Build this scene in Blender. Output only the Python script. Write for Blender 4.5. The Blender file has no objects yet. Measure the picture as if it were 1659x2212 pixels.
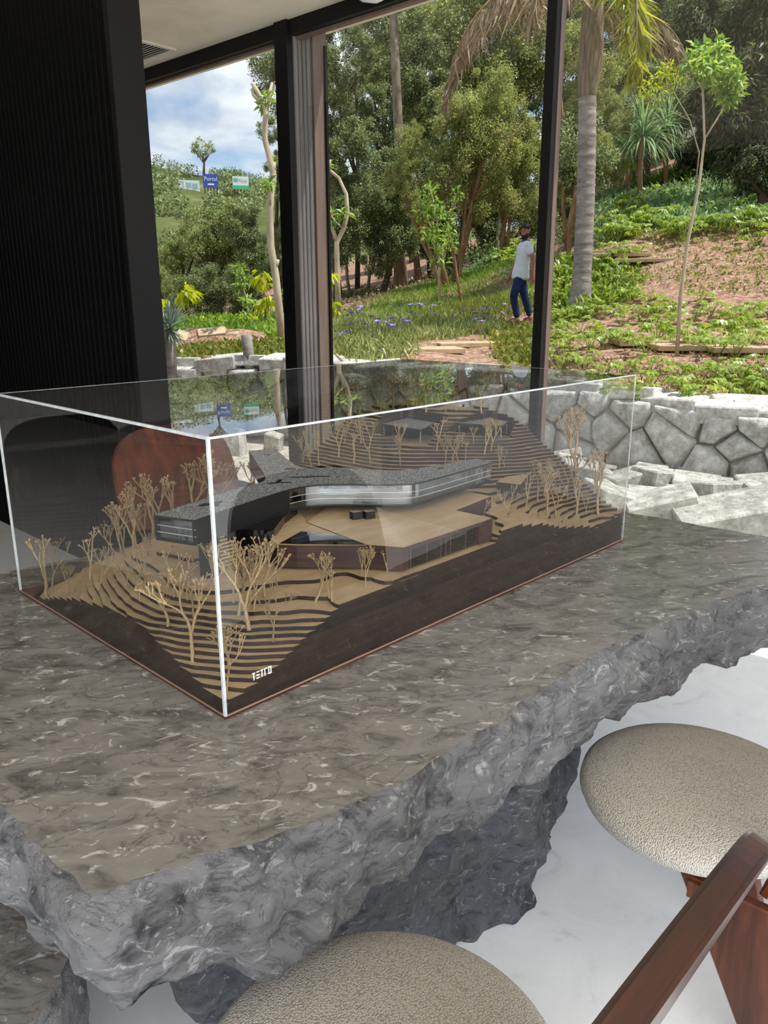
import bpy, bmesh, math, random
import numpy as np
from mathutils import Vector, Matrix, noise as mnoise
SC = bpy.context.scene
COL = SC.collection
RND = random.Random(11)
NR = np.random.default_rng(11)
W, H = 1659, 2212
# ------------------------------------------------------------------ camera
F_PX, PITCH, ROLL = 1684.37, 0.2674, -0.0036
CAM = Vector((0, 0, 1.43))
cam_d = bpy.data.cameras.new('camera')
cam = bpy.data.objects.new('camera', cam_d); COL.objects.link(cam)
cam.location = CAM
cam.rotation_euler = (Matrix.Rotation(math.pi/2 - PITCH, 3, 'X') @ Matrix.Rotation(-ROLL*-1, 3, 'Z')).to_euler()
cam_d.sensor_fit = 'VERTICAL'; cam_d.sensor_height = 24.0
cam_d.lens = F_PX*24.0/H
cam_d.clip_start = 0.05; cam_d.clip_end = 2000
SC.camera = cam
# ------------------------------------------------------------------ view
SC.view_settings.view_transform = 'Standard'
SC.view_settings.look = 'None'
SC.view_settings.gamma = 1
SC.view_settings.use_curve_mapping = False
SC.view_settings.exposure = 0.62
try:
    SC.cycles.use_denoising = True
    SC.cycles.max_bounces = 8; SC.cycles.transparent_max_bounces = 24
    SC.cycles.diffuse_bounces = 5; SC.cycles.glossy_bounces = 4
    SC.cycles.sample_clamp_indirect = 8
except Exception: pass
# ------------------------------------------------------------------ sky
SUN_EL, SUN_AZ = math.radians(63), (0.97, -0.14)
world = bpy.data.worlds.new('sky'); SC.world = world; world.use_nodes = True
nt = world.node_tree; nt.nodes.clear()
def N(nt, t, **k):
    n = nt.nodes.new(t)
    for a, v in k.items():
        if a == 'inp':
            for kk, vv in v.items(): n.inputs[kk].default_value = vv
        else: setattr(n, a, v)
    return n
tc = N(nt, 'ShaderNodeTexCoord'); sep = N(nt, 'ShaderNodeSeparateXYZ')
nt.links.new(tc.outputs['Generated'], sep.inputs[0])
zc = N(nt, 'ShaderNodeMath', operation='MAXIMUM', inp={1: 0.0}); nt.links.new(sep.outputs[2], zc.inputs[0])
za = N(nt, 'ShaderNodeMath', operation='ADD', inp={1: 0.22}); nt.links.new(zc.outputs[0], za.inputs[0])
dx = N(nt, 'ShaderNodeMath', operation='DIVIDE'); dy = N(nt, 'ShaderNodeMath', operation='DIVIDE')
nt.links.new(sep.outputs[0], dx.inputs[0]); nt.links.new(za.outputs[0], dx.inputs[1])
nt.links.new(sep.outputs[1], dy.inputs[0]); nt.links.new(za.outputs[0], dy.inputs[1])
cmb = N(nt, 'ShaderNodeCombineXYZ', inp={2: 3.7}); nt.links.new(dx.outputs[0], cmb.inputs[0]); nt.links.new(dy.outputs[0], cmb.inputs[1])
cn = N(nt, 'ShaderNodeTexNoise', inp={'Scale': 1.7, 'Detail': 9.0, 'Roughness': 0.52, 'Distortion': 0.3})
nt.links.new(cmb.outputs[0], cn.inputs['Vector'])
cr = N(nt, 'ShaderNodeValToRGB'); cr.color_ramp.elements[0].position = 0.43; cr.color_ramp.elements[1].position = 0.53
nt.links.new(cn.outputs['Fac'], cr.inputs[0])
cn2 = N(nt, 'ShaderNodeTexNoise', inp={'Scale': 3.1, 'Detail': 5.0, 'Roughness': 0.55}); nt.links.new(cmb.outputs[0], cn2.inputs['Vector'])
cr2 = N(nt, 'ShaderNodeValToRGB')
cr2.color_ramp.elements[0].position = 0.32; cr2.color_ramp.elements[0].color = (0.40, 0.46, 0.56, 1)
cr2.color_ramp.elements[1].position = 0.62; cr2.color_ramp.elements[1].color = (0.80, 0.83, 0.88, 1)
nt.links.new(cn2.outputs['Fac'], cr2.inputs[0])
sky = N(nt, 'ShaderNodeTexSky', sky_type='NISHITA')
sky.sun_disc = False; sky.sun_elevation = SUN_EL; sky.sun_rotation = math.atan2(SUN_AZ[0], SUN_AZ[1]); sky.altitude = 900; sky.ozone_density = 1.6
skm = N(nt, 'ShaderNodeMix', data_type='RGBA', blend_type='MULTIPLY', inp={0: 1.0, 7: (0.115, 0.115, 0.115, 1)}); nt.links.new(sky.outputs[0], skm.inputs[6])
mx = N(nt, 'ShaderNodeMix', data_type='RGBA'); nt.links.new(cr.outputs[0], mx.inputs[0]); nt.links.new(skm.outputs[2], mx.inputs[6]); nt.links.new(cr2.outputs[0], mx.inputs[7])
bg = N(nt, 'ShaderNodeBackground', inp={'Strength': 1.0}); nt.links.new(mx.outputs[2], bg.inputs[0])
wo = N(nt, 'ShaderNodeOutputWorld'); nt.links.new(bg.outputs[0], wo.inputs[0])
# ------------------------------------------------------------------ sun
sd = bpy.data.lights.new('sun', 'SUN'); sd.energy = 4.2; sd.angle = 0.0093; sd.color = (1.0, 0.965, 0.91)
sun = bpy.data.objects.new('sun', sd); COL.objects.link(sun)
_sv = Vector((SUN_AZ[0]*math.cos(SUN_EL), SUN_AZ[1]*math.cos(SUN_EL), math.sin(SUN_EL))).normalized()
sun.rotation_euler = _sv.to_track_quat('Z', 'Y').to_euler(); sun.location = (8, -4, 20)

# added fill light behind the camera, standing in for daylight from the rear
ad = bpy.data.lights.new('rear_fill', 'AREA'); ad.shape = 'RECTANGLE'; ad.size = 6.0; ad.size_y = 2.6; ad.energy = 215; ad.color = (.93, .97, 1.0)
al = bpy.data.objects.new('rear_fill', ad); COL.objects.link(al); al.location = (1.2, -2.2, 1.75); al.rotation_euler = (math.radians(96), 0, math.radians(12))

# ================================================================== helpers
_cp, _sp = math.cos(PITCH), math.sin(PITCH); _cr, _sr = math.cos(ROLL), math.sin(ROLL)
_r0 = Vector((1, 0, 0)); _u0 = Vector((0, _sp, _cp)); FW = Vector((0, _cp, -_sp))
RT = _r0*_cr + _u0*_sr; UP = _u0*_cr - _r0*_sr
cam.matrix_world = Matrix(((RT.x, UP.x, -FW.x, CAM.x), (RT.y, UP.y, -FW.y, CAM.y), (RT.z, UP.z, -FW.z, CAM.z), (0, 0, 0, 1)))
def ray(px, py): return FW + RT*((px-W/2)/F_PX) + UP*((H/2-py)/F_PX)
def at(px, py, Y):                       # world point seen at a pixel, at a given distance along y
    d = ray(px, py); return CAM + d*(Y/d.y)
def onz(px, py, z):
    d = ray(px, py); return CAM + d*((z-CAM.z)/d.z)
def px_of(p):
    q = Vector(p)-CAM; z = q.dot(FW); return (W/2+F_PX*q.dot(RT)/z, H/2-F_PX*q.dot(UP)/z)

class RBF:
    def __init__(s, P, v):
        s.P = np.array(P, float); v = np.array(v, float); n = len(P)
        A = np.linalg.norm(s.P[:, None]-s.P[None], axis=2)
        B = np.c_[np.ones(n), s.P]
        M = np.block([[A + np.eye(n)*1e-6, B], [B.T, np.zeros((3, 3))]])
        s.w = np.linalg.lstsq(M, np.r_[v, 0, 0, 0], rcond=None)[0]
    def __call__(s, q):
        q = np.atleast_2d(np.array(q, float)); n = len(s.P)
        return np.linalg.norm(q[:, None]-s.P[None], axis=2)@s.w[:n] + s.w[n] + q@s.w[n+1:]

class MB:
    def __init__(s): s.v = []; s.f = []; s.m = []; s.k = 0
    def quad(s, a, b, c, d, m=None): s.face([a, b, c, d], m)
    def face(s, pts, m=None):
        i = len(s.v); s.v += [tuple(p) for p in pts]; s.f.append(list(range(i, i+len(pts)))); s.m.append(s.k if m is None else m)
    def box(s, o, ax, ay, az, m=None):     # origin corner + three edge vectors
        o, ax, ay, az = map(Vector, (o, ax, ay, az)); i = len(s.v)
        for z in (0, 1):
            for x, y in ((0, 0), (1, 0), (1, 1), (0, 1)): s.v.append(tuple(o+ax*x+ay*y+az*z))
        s.f += [[i+3, i+2, i+1, i], [i+4, i+5, i+6, i+7], [i, i+1, i+5, i+4], [i+1, i+2, i+6, i+5], [i+2, i+3, i+7, i+6], [i+3, i, i+4, i+7]]
        s.m += [s.k if m is None else m]*6
    def cbox(s, x0, x1, y0, y1, z0, z1, m=None): s.box((x0, y0, z0), (x1-x0, 0, 0), (0, y1-y0, 0), (0, 0, z1-z0), m)
    def prism(s, poly, up, m=None, mt=None):
        poly = [Vector(p) for p in poly]; up = Vector(up); n = len(poly); i = len(s.v); m = s.k if m is None else m
        s.v += [tuple(p) for p in poly]+[tuple(p+up) for p in poly]
        s.f.append(list(range(i+n-1, i-1, -1))); s.m.append(m)
        s.f.append(list(range(i+n, i+2*n))); s.m.append(m if mt is None else mt)
        for k in range(n):
            l = (k+1) % n; s.f.append([i+k, i+l, i+n+l, i+n+k]); s.m.append(m)
    def tube(s, pts, rad, n=6, m=None, cap=True):
        pts = [Vector(p) for p in pts]; m = s.k if m is None else m
        if not hasattr(rad, '__len__'): rad = [rad]*len(pts)
        i0 = len(s.v); X = None
        for k, p in enumerate(pts):
            t = (pts[min(k+1, len(pts)-1)]-pts[max(k-1, 0)])
            if t.length < 1e-9: t = Vector((0, 0, 1))
            t.normalize()
            if X is None: X = t.orthogonal().normalized()
            else:
                X = X - t*X.dot(t); X = X.normalized() if X.length > 1e-6 else t.orthogonal().normalized()
            Y = t.cross(X)
            for j in range(n):
                a = 2*math.pi*j/n; s.v.append(tuple(p+(X*math.cos(a)+Y*math.sin(a))*rad[k]))
        for k in range(len(pts)-1):
            for j in range(n):
                a = i0+k*n+j; b = i0+k*n+(j+1) % n; s.f.append([a, b, b+n, a+n]); s.m.append(m)
        if cap:
            s.f.append([i0+j for j in range(n-1, -1, -1)]); s.m.append(m)
            e = i0+(len(pts)-1)*n; s.f.append([e+j for j in range(n)]); s.m.append(m)
    def lathe(s, prof, n=32, m=None, sx=1, sy=1):
        i0 = len(s.v); m = s.k if m is None else m
        for r, z in prof:
            for j in range(n):
                a = 2*math.pi*j/n; s.v.append((r*math.cos(a)*sx, r*math.sin(a)*sy, z))
        for k in range(len(prof)-1):
            for j in range(n):
                a = i0+k*n+j; b = i0+k*n+(j+1) % n; s.f.append([a, b, b+n, a+n]); s.m.append(m)
        s.f.append([i0+j for j in range(n-1, -1, -1)]); s.m.append(m)
        e = i0+(len(prof)-1)*n; s.f.append([e+j for j in range(n)]); s.m.append(m)
    def mesh(s, name, mats, smooth=False):
        me = bpy.data.meshes.new(name); me.from_pydata(s.v, [], s.f)
        if not isinstance(mats, (list, tuple)): mats = [mats]
        for x in mats: me.materials.append(x)
        if len(mats) > 1: me.polygons.foreach_set('material_index', s.m)
        if smooth: me.polygons.foreach_set('use_smooth', [True]*len(me.polygons))
        me.update(); return me
    def build(s, name, mats, parent=None, smooth=False, loc=None):
        return link(name, s.mesh(name, mats, smooth), parent, loc)
def link(name, data, parent=None, loc=None):
    o = bpy.data.objects.new(name, data); COL.objects.link(o)
    if parent is not None: o.parent = parent
    if loc is not None: o.location = loc
    return o
def tag(o, label=None, cat=None, group=None, kind=None):
    for k, v in (('label', label), ('category', cat), ('group', group), ('kind', kind)):
        if v is not None: o[k] = v
    return o
def empty(name, loc=(0, 0, 0), rz=0.0):
    o = bpy.data.objects.new(name, None); COL.objects.link(o); o.location = loc; o.rotation_euler = (0, 0, rz); o.empty_display_size = .05; return o
def copy_tree(o, parent=None):
    c = o.copy(); COL.objects.link(c)
    if parent is not None: c.parent = parent
    for ch in o.children: copy_tree(ch, c)
    return c
def bevel_mesh(me, w, seg=1):
    bm = bmesh.new(); bm.from_mesh(me); bmesh.ops.remove_doubles(bm, verts=bm.verts, dist=1e-6)
    bmesh.ops.bevel(bm, geom=bm.edges[:], offset=w, segments=seg, affect='EDGES', profile=.5, clamp_overlap=True)
    bm.to_mesh(me); bm.free(); return me

# ------------------------------------------------------------------ materials
def rgb(r, g, b):                         # sRGB 0-255 -> linear
    f = lambda c: (c/255/12.92) if c/255 <= .04045 else ((c/255+.055)/1.055)**2.4
    return (f(r), f(g), f(b), 1)
def new_mat(name):
    m = bpy.data.materials.new(name); m.use_nodes = True; nt = m.node_tree; nt.nodes.clear()
    out = N(nt, 'ShaderNodeOutputMaterial'); return m, nt, out
def noise_mat(name, stops, scale=5.0, detail=6.0, rough=0.6, spec=0.4, stretch=(1, 1, 1), dist=0.0, bump=0.0, bscale=None, rot=(0, 0, 0), nrough=.6, metal=0.0, objrand=0.0, coat=0.0):
    m, nt, out = new_mat(name); L = nt.links.new
    tc = N(nt, 'ShaderNodeTexCoord'); mp = N(nt, 'ShaderNodeMapping'); mp.inputs['Scale'].default_value = stretch; mp.inputs['Rotation'].default_value = rot
    L(tc.outputs['Object'], mp.inputs[0])
    n = N(nt, 'ShaderNodeTexNoise', inp={'Scale': scale, 'Detail': detail, 'Roughness': nrough, 'Distortion': dist}); L(mp.outputs[0], n.inputs['Vector'])
    r = N(nt, 'ShaderNodeValToRGB'); el = r.color_ramp.elements
    while len(el) < len(stops): el.new(0.5)
    for e, (p, c) in zip(el, stops): e.position = p; e.color = c
    L(n.outputs['Fac'], r.inputs[0])
    b = N(nt, 'ShaderNodeBsdfPrincipled', inp={'Roughness': rough, 'Specular IOR Level': spec, 'Metallic': metal, 'Coat Weight': coat})
    col = r.outputs[0]
    if objrand:
        oi = N(nt, 'ShaderNodeObjectInfo'); mr = N(nt, 'ShaderNodeMapRange', inp={3: 1-objrand, 4: 1+objrand}); L(oi.outputs['Random'], mr.inputs[0])
        mm = N(nt, 'ShaderNodeVectorMath', operation='SCALE'); L(col, mm.inputs[0]); L(mr.outputs[0], mm.inputs['Scale']); col = mm.outputs[0]
    L(col, b.inputs['Base Color'])
    if bump:
        n2 = N(nt, 'ShaderNodeTexNoise', inp={'Scale': bscale or scale*3, 'Detail': 8.0, 'Roughness': .65}); L(mp.outputs[0], n2.inputs['Vector'])
        bp = N(nt, 'ShaderNodeBump', inp={'Strength': bump, 'Distance': .02}); L(n2.outputs['Fac'], bp.inputs['Height']); L(bp.outputs[0], b.inputs['Normal'])
    L(b.outputs[0], out.inputs[0]); return m
def flat_mat(name, c, rough=.6, spec=.4, metal=0.0, coat=0.0):
    return noise_mat(name, [(.35, tuple(x*.93 for x in c[:3])+(1,)), (.65, tuple(min(1, x*1.06) for x in c[:3])+(1,))], 9, 3, rough, spec, metal=metal, coat=coat)
def leaf_mat(name, c1, c2, c3, trans=.35, rough=.45, spec=.35):
    m, nt, out = new_mat(name); L = nt.links.new
    g = N(nt, 'ShaderNodeNewGeometry'); r = N(nt, 'ShaderNodeValToRGB'); el = r.color_ramp.elements; el.new(.5)
    for e, (p, c) in zip(el, ((0, c1), (.55, c2), (1, c3))): e.position = p; e.color = c
    L(g.outputs['Random Per Island'], r.inputs[0])
    b = N(nt, 'ShaderNodeBsdfPrincipled', inp={'Roughness': rough, 'Specular IOR Level': spec}); L(r.outputs[0], b.inputs['Base Color'])
    t = N(nt, 'ShaderNodeBsdfTranslucent'); hs = N(nt, 'ShaderNodeHueSaturation', inp={'Hue': .485, 'Saturation': 1.1, 'Value': 1.5}); L(r.outputs[0], hs.inputs['Color']); L(hs.outputs[0], t.inputs[0])
    mx = N(nt, 'ShaderNodeMixShader', inp={0: trans}); L(b.outputs[0], mx.inputs[1]); L(t.outputs[0], mx.inputs[2]); L(mx.outputs[0], out.inputs[0]); return m
def glass_mat(name, tint=(.97, .98, .97, 1), ior=1.45, rough=0.0):
    m, nt, out = new_mat(name); L = nt.links.new
    t = N(nt, 'ShaderNodeBsdfTransparent', inp={'Color': tint}); g = N(nt, 'ShaderNodeBsdfGlossy', inp={'Roughness': rough})
    f0 = N(nt, 'ShaderNodeFresnel', inp={'IOR': ior}); x = N(nt, 'ShaderNodeMixShader'); ge = N(nt, 'ShaderNodeNewGeometry')
    bf = N(nt, 'ShaderNodeMath', operation='SUBTRACT', inp={0: 1.0}); L(ge.outputs['Backfacing'], bf.inputs[1]); f = N(nt, 'ShaderNodeMath', operation='MULTIPLY', use_clamp=True); f2 = N(nt, 'ShaderNodeMath', operation='MULTIPLY', inp={1: 2.0}); f3 = N(nt, 'ShaderNodeMath', operation='ADD', inp={1: 1.0}); f1 = N(nt, 'ShaderNodeMath', operation='DIVIDE'); L(f0.outputs[0], f2.inputs[0]); L(f0.outputs[0], f3.inputs[0]); L(f2.outputs[0], f1.inputs[0]); L(f3.outputs[0], f1.inputs[1]); L(f1.outputs[0], f.inputs[0]); L(bf.outputs[0], f.inputs[1]); L(f.outputs[0], x.inputs[0]); L(t.outputs[0], x.inputs[1]); L(g.outputs[0], x.inputs[2]); L(x.outputs[0], out.inputs[0]); return m
def wood_mat(name, c1, c2, c3, stretch=(2, 2, 30), scale=1.5, rough=.3, spec=.5, coat=0.0, objrand=0.0, bump=.05):
    return noise_mat(name, [(.3, c1), (.5, c2), (.72, c3)], scale, 8, rough, spec, stretch, .6, bump, scale*3, objrand=objrand, coat=coat)

def leaves(P, D, S, L, Wd, droop=.12):
    """rhombic leaf cards: base P, direction D, side S (unit), length L, width Wd"""
    n = len(P); L = np.broadcast_to(L, n)[:, None]; Wd = np.broadcast_to(Wd, n)[:, None]
    mid = P+D*L*.45; up = np.cross(S, D)
    v = np.stack([P, mid+S*Wd*.5+up*L*.06, P+D*L-up*L*droop, mid-S*Wd*.5+up*L*.06], 1).reshape(-1, 3)
    return v
def quad_mesh(name, v, mat):
    n = len(v)//4; me = bpy.data.meshes.new(name)
    me.vertices.add(4*n); me.vertices.foreach_set('co', v.astype(np.float32).ravel())
    me.loops.add(4*n); me.loops.foreach_set('vertex_index', np.arange(4*n, dtype=np.int32))
    me.polygons.add(n); me.polygons.foreach_set('loop_start', np.arange(0, 4*n, 4, dtype=np.int32)); me.polygons.foreach_set('loop_total', np.full(n, 4, dtype=np.int32))
    me.materials.append(mat); me.update(calc_edges=True); return me
def unit(a): return a/np.maximum(np.linalg.norm(a, axis=-1, keepdims=True), 1e-9)
def rnd_leaves(P, L, ratio, upb=.3, out=None, outb=.4, droop=.12, jit=.35, rng=NR):
    n = len(P); D = unit(rng.normal(size=(n, 3)))
    if out is not None: D = unit(D+out*outb)
    D = unit(D-np.array([0, 0, upb*.6]))
    S = np.cross(D, unit(rng.normal(size=(n, 3))*.6+np.array([0, 0, 1.0]))); S = unit(S)
    LL = L*(1+jit*rng.uniform(-1, 1, n))
    return leaves(P, D, S, LL, LL*ratio, droop)
def crown_mesh(name, mat, n, L, ratio, clusters=34, cl_r=.26, flat=1.0, seed=0, upb=.3, droop=.12):
    rng = np.random.default_rng(seed)
    c = unit(rng.normal(size=(clusters, 3)))*rng.uniform(.35, .86, (clusters, 1)); c[:, 2] *= flat
    k = rng.integers(0, clusters, n)
    off = unit(rng.normal(size=(n, 3)))*(rng.uniform(0, 1, (n, 1))**.5)*cl_r*rng.uniform(.6, 1.25, clusters)[k][:, None]
    P = c[k]+off; return quad_mesh(name, rnd_leaves(P, L, ratio, upb, unit(P), .5, droop, rng=rng), mat)

def chisel(seed, sx, sy, sz, npt=12, bev=.012, box=.75, mat=None, name='stone'):
    """faceted rock: bevelled convex hull"""
    r = random.Random(seed); bm = bmesh.new(); pts = []
    if box > 0:
        for x in (-1, 1):
            for y in (-1, 1):
                for z in (-1, 1): pts.append((x*(1-r.random()*.28*box-.02), y*(1-r.random()*.35*box), z*(1-r.random()*.3*box)))
    for i in range(npt):
        v = Vector((r.gauss(0, 1), r.gauss(0, 1), r.gauss(0, 1))).normalized(); k = max(abs(v.x), abs(v.y), abs(v.z))
        v = v*((1-box)*1.0+box*min(1/k, 1.25))*r.uniform(.86, 1.0); pts.append((max(-1, min(1, v.x)), max(-1.15, min(1.15, v.y)), max(-1, min(1, v.z))))
    for p in pts: bm.verts.new((p[0]*sx/2, p[1]*sy/2, p[2]*sz/2))
    h = bmesh.ops.convex_hull(bm, input=bm.verts[:])
    bmesh.ops.delete(bm, geom=list(set(h['geom_interior']+h['geom_unused'])), context='VERTS')
    bmesh.ops.dissolve_limit(bm, angle_limit=.16, verts=bm.verts[:], edges=bm.edges[:])
    if bev: bmesh.ops.bevel(bm, geom=bm.edges[:], offset=bev, segments=1, affect='EDGES', clamp_overlap=True)
    me = bpy.data.meshes.new(name); bm.to_mesh(me); bm.free()
    if mat: me.materials.append(mat)
    return me
ORD = ['first', 'second', 'third', 'fourth', 'fifth', 'sixth', 'seventh', 'eighth', 'ninth', 'tenth', 'eleventh', 'twelfth', 'thirteenth', 'fourteenth', 'fifteenth', 'sixteenth', 'seventeenth', 'eighteenth', 'nineteenth', 'twentieth',
       'twenty-first', 'twenty-second', 'twenty-third', 'twenty-fourth', 'twenty-fifth', 'twenty-sixth', 'twenty-seventh', 'twenty-eighth', 'twenty-ninth', 'thirtieth']
def label_row(objs, fmt):                # objs in one row: label each by its order from the left as the camera sees it
    objs = sorted(objs, key=lambda o: px_of(o.location)[0])
    for i, o in enumerate(objs): o['label'] = fmt.format(ORD[i] if i < len(ORD) else str(i+1)+'th')

# ================================================================== materials used
M = {}
M['ceiling'] = noise_mat('ceiling_plaster', [(.3, rgb(212, 201, 178)), (.5, rgb(226, 215, 193)), (.7, rgb(234, 224, 204))], 1.6, 8, .8, .2, bump=.08, bscale=9, dist=.8)
M['floor'] = noise_mat('pale_floor', [(.30, rgb(200, 202, 205)), (.40, rgb(220, 222, 225)), (.75, rgb(232, 233, 236))], 4.5, 12, .30, .4, dist=1.6, nrough=.7)
M['black'] = noise_mat('black_wood', [(.3, rgb(5, 5, 5)), (.7, rgb(12, 11, 11))], 3, 6, .65, .08, (8, 8, .6))
M['frame'] = flat_mat('black_frame', rgb(13, 12, 12), .5, .25)
M['clad'] = noise_mat('grey_cladding', [(.3, rgb(84, 80, 78)), (.7, rgb(120, 114, 111))], 5, 6, .5, .3, (12, 12, .4))
M['brown'] = noise_mat('brown_frame', [(.3, rgb(96, 80, 72)), (.7, rgb(116, 98, 88))], 6, 5, .45, .4, (8, 8, .5))
M['pane'] = glass_mat('window_glass', (.95, .965, .955, 1), 1.45)
M['acrylic'] = glass_mat('acrylic', (.975, .98, .978, 1), 1.5)
M['edge'] = noise_mat('acrylic_edge', [(.3, (.40, .42, .43, 1)), (.7, (.62, .64, .65, 1))], 40, 4, .25, .5)
# ================================================================== room
WP = Vector((-.63, 5.512, 0)); WD = Vector((.751, -.660, 0)).normalized(); WN = Vector((-WD.y, WD.x, 0))   # window wall: point, direction to the right, outward
CEIL = 3.1
def wpt(s, d=0, z=0): return WP + WD*s + WN*d + Vector((0, 0, z))
o = MB(); o.prism([wpt(-6), wpt(7.5), wpt(7.5, -6.2), wpt(-6, -6.2)], (0, 0, -.12)); floor = tag(o.build('floor', M['floor']), kind='structure')
for v in floor.data.polygons: pass
o = MB(); o.prism([wpt(-6, .36, CEIL), wpt(7.5, .36, CEIL), wpt(7.5, -6.2, CEIL), wpt(-6, -6.2, CEIL)], (0, 0, .3)); o.prism([wpt(-6, -6.2, CEIL+.301), wpt(7.5, -6.2, CEIL+.301), wpt(7.5, .42, CEIL+.301), wpt(-6, .42, CEIL+.301)], (0, 0, .3))
ceiling = tag(o.build('ceiling', M['ceiling']), kind='structure')
# ceiling air grille
gc = onz(300, 100, CEIL)
ga = empty('air_vent', (gc.x-.12, gc.y+.16, CEIL-.0), math.atan2(WD.y, WD.x)); tag(ga, 'white slatted air vent set in the ceiling beside the black wall', 'vent')
o = MB()
for a, b, c, d in ((-.34, .34, -.16, -.13), (-.34, .34, .13, .16), (-.34, -.31, -.13, .13), (.31, .34, -.13, .13)): o.cbox(a, b, c, d, -.012, 0)
o.build('vent_frame', flat_mat('vent_white', rgb(206, 200, 188), .5), ga)
o = MB(); o.cbox(-.31, .31, -.13, .13, -.002, -.001); o.build('vent_back', M['frame'], ga)
vs = MB(); vs.box((-.31, -.008, -.010), (.62, 0, 0), (0, .011, .004), (0, -.002, .004)); vme = vs.mesh('vent_slat', bpy.data.materials['vent_white'])
for i in range(9): link('vent_slat', vme, ga, (0, -.112+i*.028, 0))
# black slatted wall on the left
BP = Vector((-2.592, 5.065, 0)); BD = Vector((.722, -.690, 0)).normalized(); BN = Vector((BD.y, -BD.x, 0))      # BN points into the room
if BN.y > 0: BN = -BN
_r = ray(296, 700); _k = _r.x/_r.y
s_end = (BP.x-_k*BP.y)/(_k*BD.y-BD.x)
wl = MB(); wl.box(BP+BD*-5, BD*(5+s_end-.02), -BN*.11, (0, 0, CEIL)); wall_left = tag(wl.build('wall_left', M['black']), kind='structure')
sl = MB(); sl.box((0, 0, 0), BD*.044, BN*.016, (0, 0, CEIL-.004)); sme = bevel_mesh(sl.mesh('slat', M['black']), .005)
i = 0; s = s_end-.075
while s > -1.2:
    link('slat', sme, wall_left, BP+BD*s+BN*.0); s -= .052
wl = MB(); wl.box(BP+BD*(s_end-.024), BD*.03, BN*.022-BN*-.0, (0, 0, CEIL)); wl.box(BP+BD*(s_end-.02)-BN*.13, BD*.03, BN*.15, (0, 0, CEIL)); wl.build('corner_trim', M['frame'], wall_left)
# window wall
def s_at_px(px, py, d=0):
    r = ray(px, py); k = r.x/r.y; q = WP+WN*d; return (k*q.y-q.x)/(WD.x-k*WD.y)
s_a0 = s_at_px(608, 400); s_a1 = s_at_px(634, 400); s_m0 = s_at_px(1164, 420); s_m1 = s_at_px(1184, 420)
def window(name, s0, s1):
    w = empty(name); tag(w, kind='structure')
    o = MB(); o.box(wpt(s0, 0, CEIL-.085), WD*(s1-s0), WN*.09, (0, 0, .085)); o.build('top_rail', M['frame'], w)
    o = MB(); o.box(wpt(s0, .05, CEIL-.10), WD*(s1-s0), WN*.035, (0, 0, .015)); o.build('glazing_bead', M['brown'], w)
    o = MB(); o.box(wpt(s0, 0, 0), WD*(s1-s0), WN*.09, (0, 0, .03)); o.build('bottom_rail', M['frame'], w)
    o = MB(); o.box(wpt(s0, .062, .03), WD*(s1-s0), WN*.012, (0, 0, CEIL-.12)); o.build('pane', M['pane'], w)
    return w
w1 = window('window_1', s_a0-3.4, s_a0); w2 = window('window_2', s_a1, s_m0); w3 = window('window_3', s_m1, s_m1+2.4); w4 = window('window_4', s_m1+2.46, s_m1+5)
# deep pillar between windows 1 and 2
scm, nts_, outs_ = new_mat('grey_screen'); d_ = N(nts_, 'ShaderNodeBsdfDiffuse', inp={'Color': rgb(196, 196, 198)}); t_ = N(nts_, 'ShaderNodeBsdfTranslucent', inp={'Color': rgb(196, 196, 198)}); x_ = N(nts_, 'ShaderNodeMixShader', inp={0: .5}); nts_.links.new(d_.outputs[0], x_.inputs[1]); nts_.links.new(t_.outputs[0], x_.inputs[2]); nts_.links.new(x_.outputs[0], outs_.inputs[0])
o = MB(); o.box(wpt(s_m1+2.3, -.06, .01), WD*1.7, WN*.004, (0, 0, CEIL-.03)); o.build('reflection_screen', scm, w4)  # unseen screen, added for its pale reflection in the acrylic cover
pil = empty('trim_1'); tag(pil, kind='structure')
o = MB(); o.box(wpt(s_a0, -.02, 0), WD*(s_a1-s_a0), WN*.05, (0, 0, CEIL)); o.build('inner_frame', M['frame'], pil)
o = MB(); o.box(wpt(s_a0+.01, .03, 0), WD*(s_a1-s_a0-.012), WN*.155, (0, 0, CEIL)); o.build('pillar_core', M['clad'], pil)
fl = MB(); fl.box((0, 0, 0), WD*.012, WN*.028, (0, 0, CEIL-.076)); fme = bevel_mesh(fl.mesh('flute', M['clad']), .005)
for i in range(4): link('flute', fme, pil, wpt(s_a1-.004, .036+i*.036, 0))
o = MB(); o.box(wpt(s_a0+.01, .19, 0), WD*(s_a1-s_a0+.004), WN*.12, (0, 0, CEIL)); o.build('outer_frame', M['brown'], pil)
o = MB(); o.box(wpt(s_a1+.012, .285, .03), WD*.018, WN*.02, (0, 0, CEIL-.12)); o.build('glazing_bead', M['frame'], pil)
ws = MB(); ws.box(wpt(-6.1, -6.2, 0), WD*.1, WN*6.5, (0, 0, CEIL)); tag(ws.build('wall_side', M['black']), kind='structure')
ws = MB(); ws.box(wpt(-6.1, -6.3, 0), WD*7.4, WN*.1, (0, 0, CEIL)); tag(ws.build('wall_back', M['black']), kind='structure')
for k, (a, b) in enumerate(((s_m0, s_m1), (s_m1+2.4, s_m1+2.46))):
    t = empty('trim_%d' % (k+2)); tag(t, kind='structure')
    o = MB(); o.box(wpt(a, 0, 0), WD*(b-a), WN*.035, (0, 0, CEIL)); o.build('mullion', M['frame'], t)
    o = MB(); o.box(wpt(a+.004, .035, 0), WD*(b-a-.006), WN*.012, (0, 0, CEIL)); o.build('gasket', M['frame'], t)
    o = MB(); o.box(wpt(a+.004, .047, 0), WD*(b-a-.002), WN*.04, (0, 0, CEIL)); o.build('outer_cover', M['brown'], t)
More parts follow.
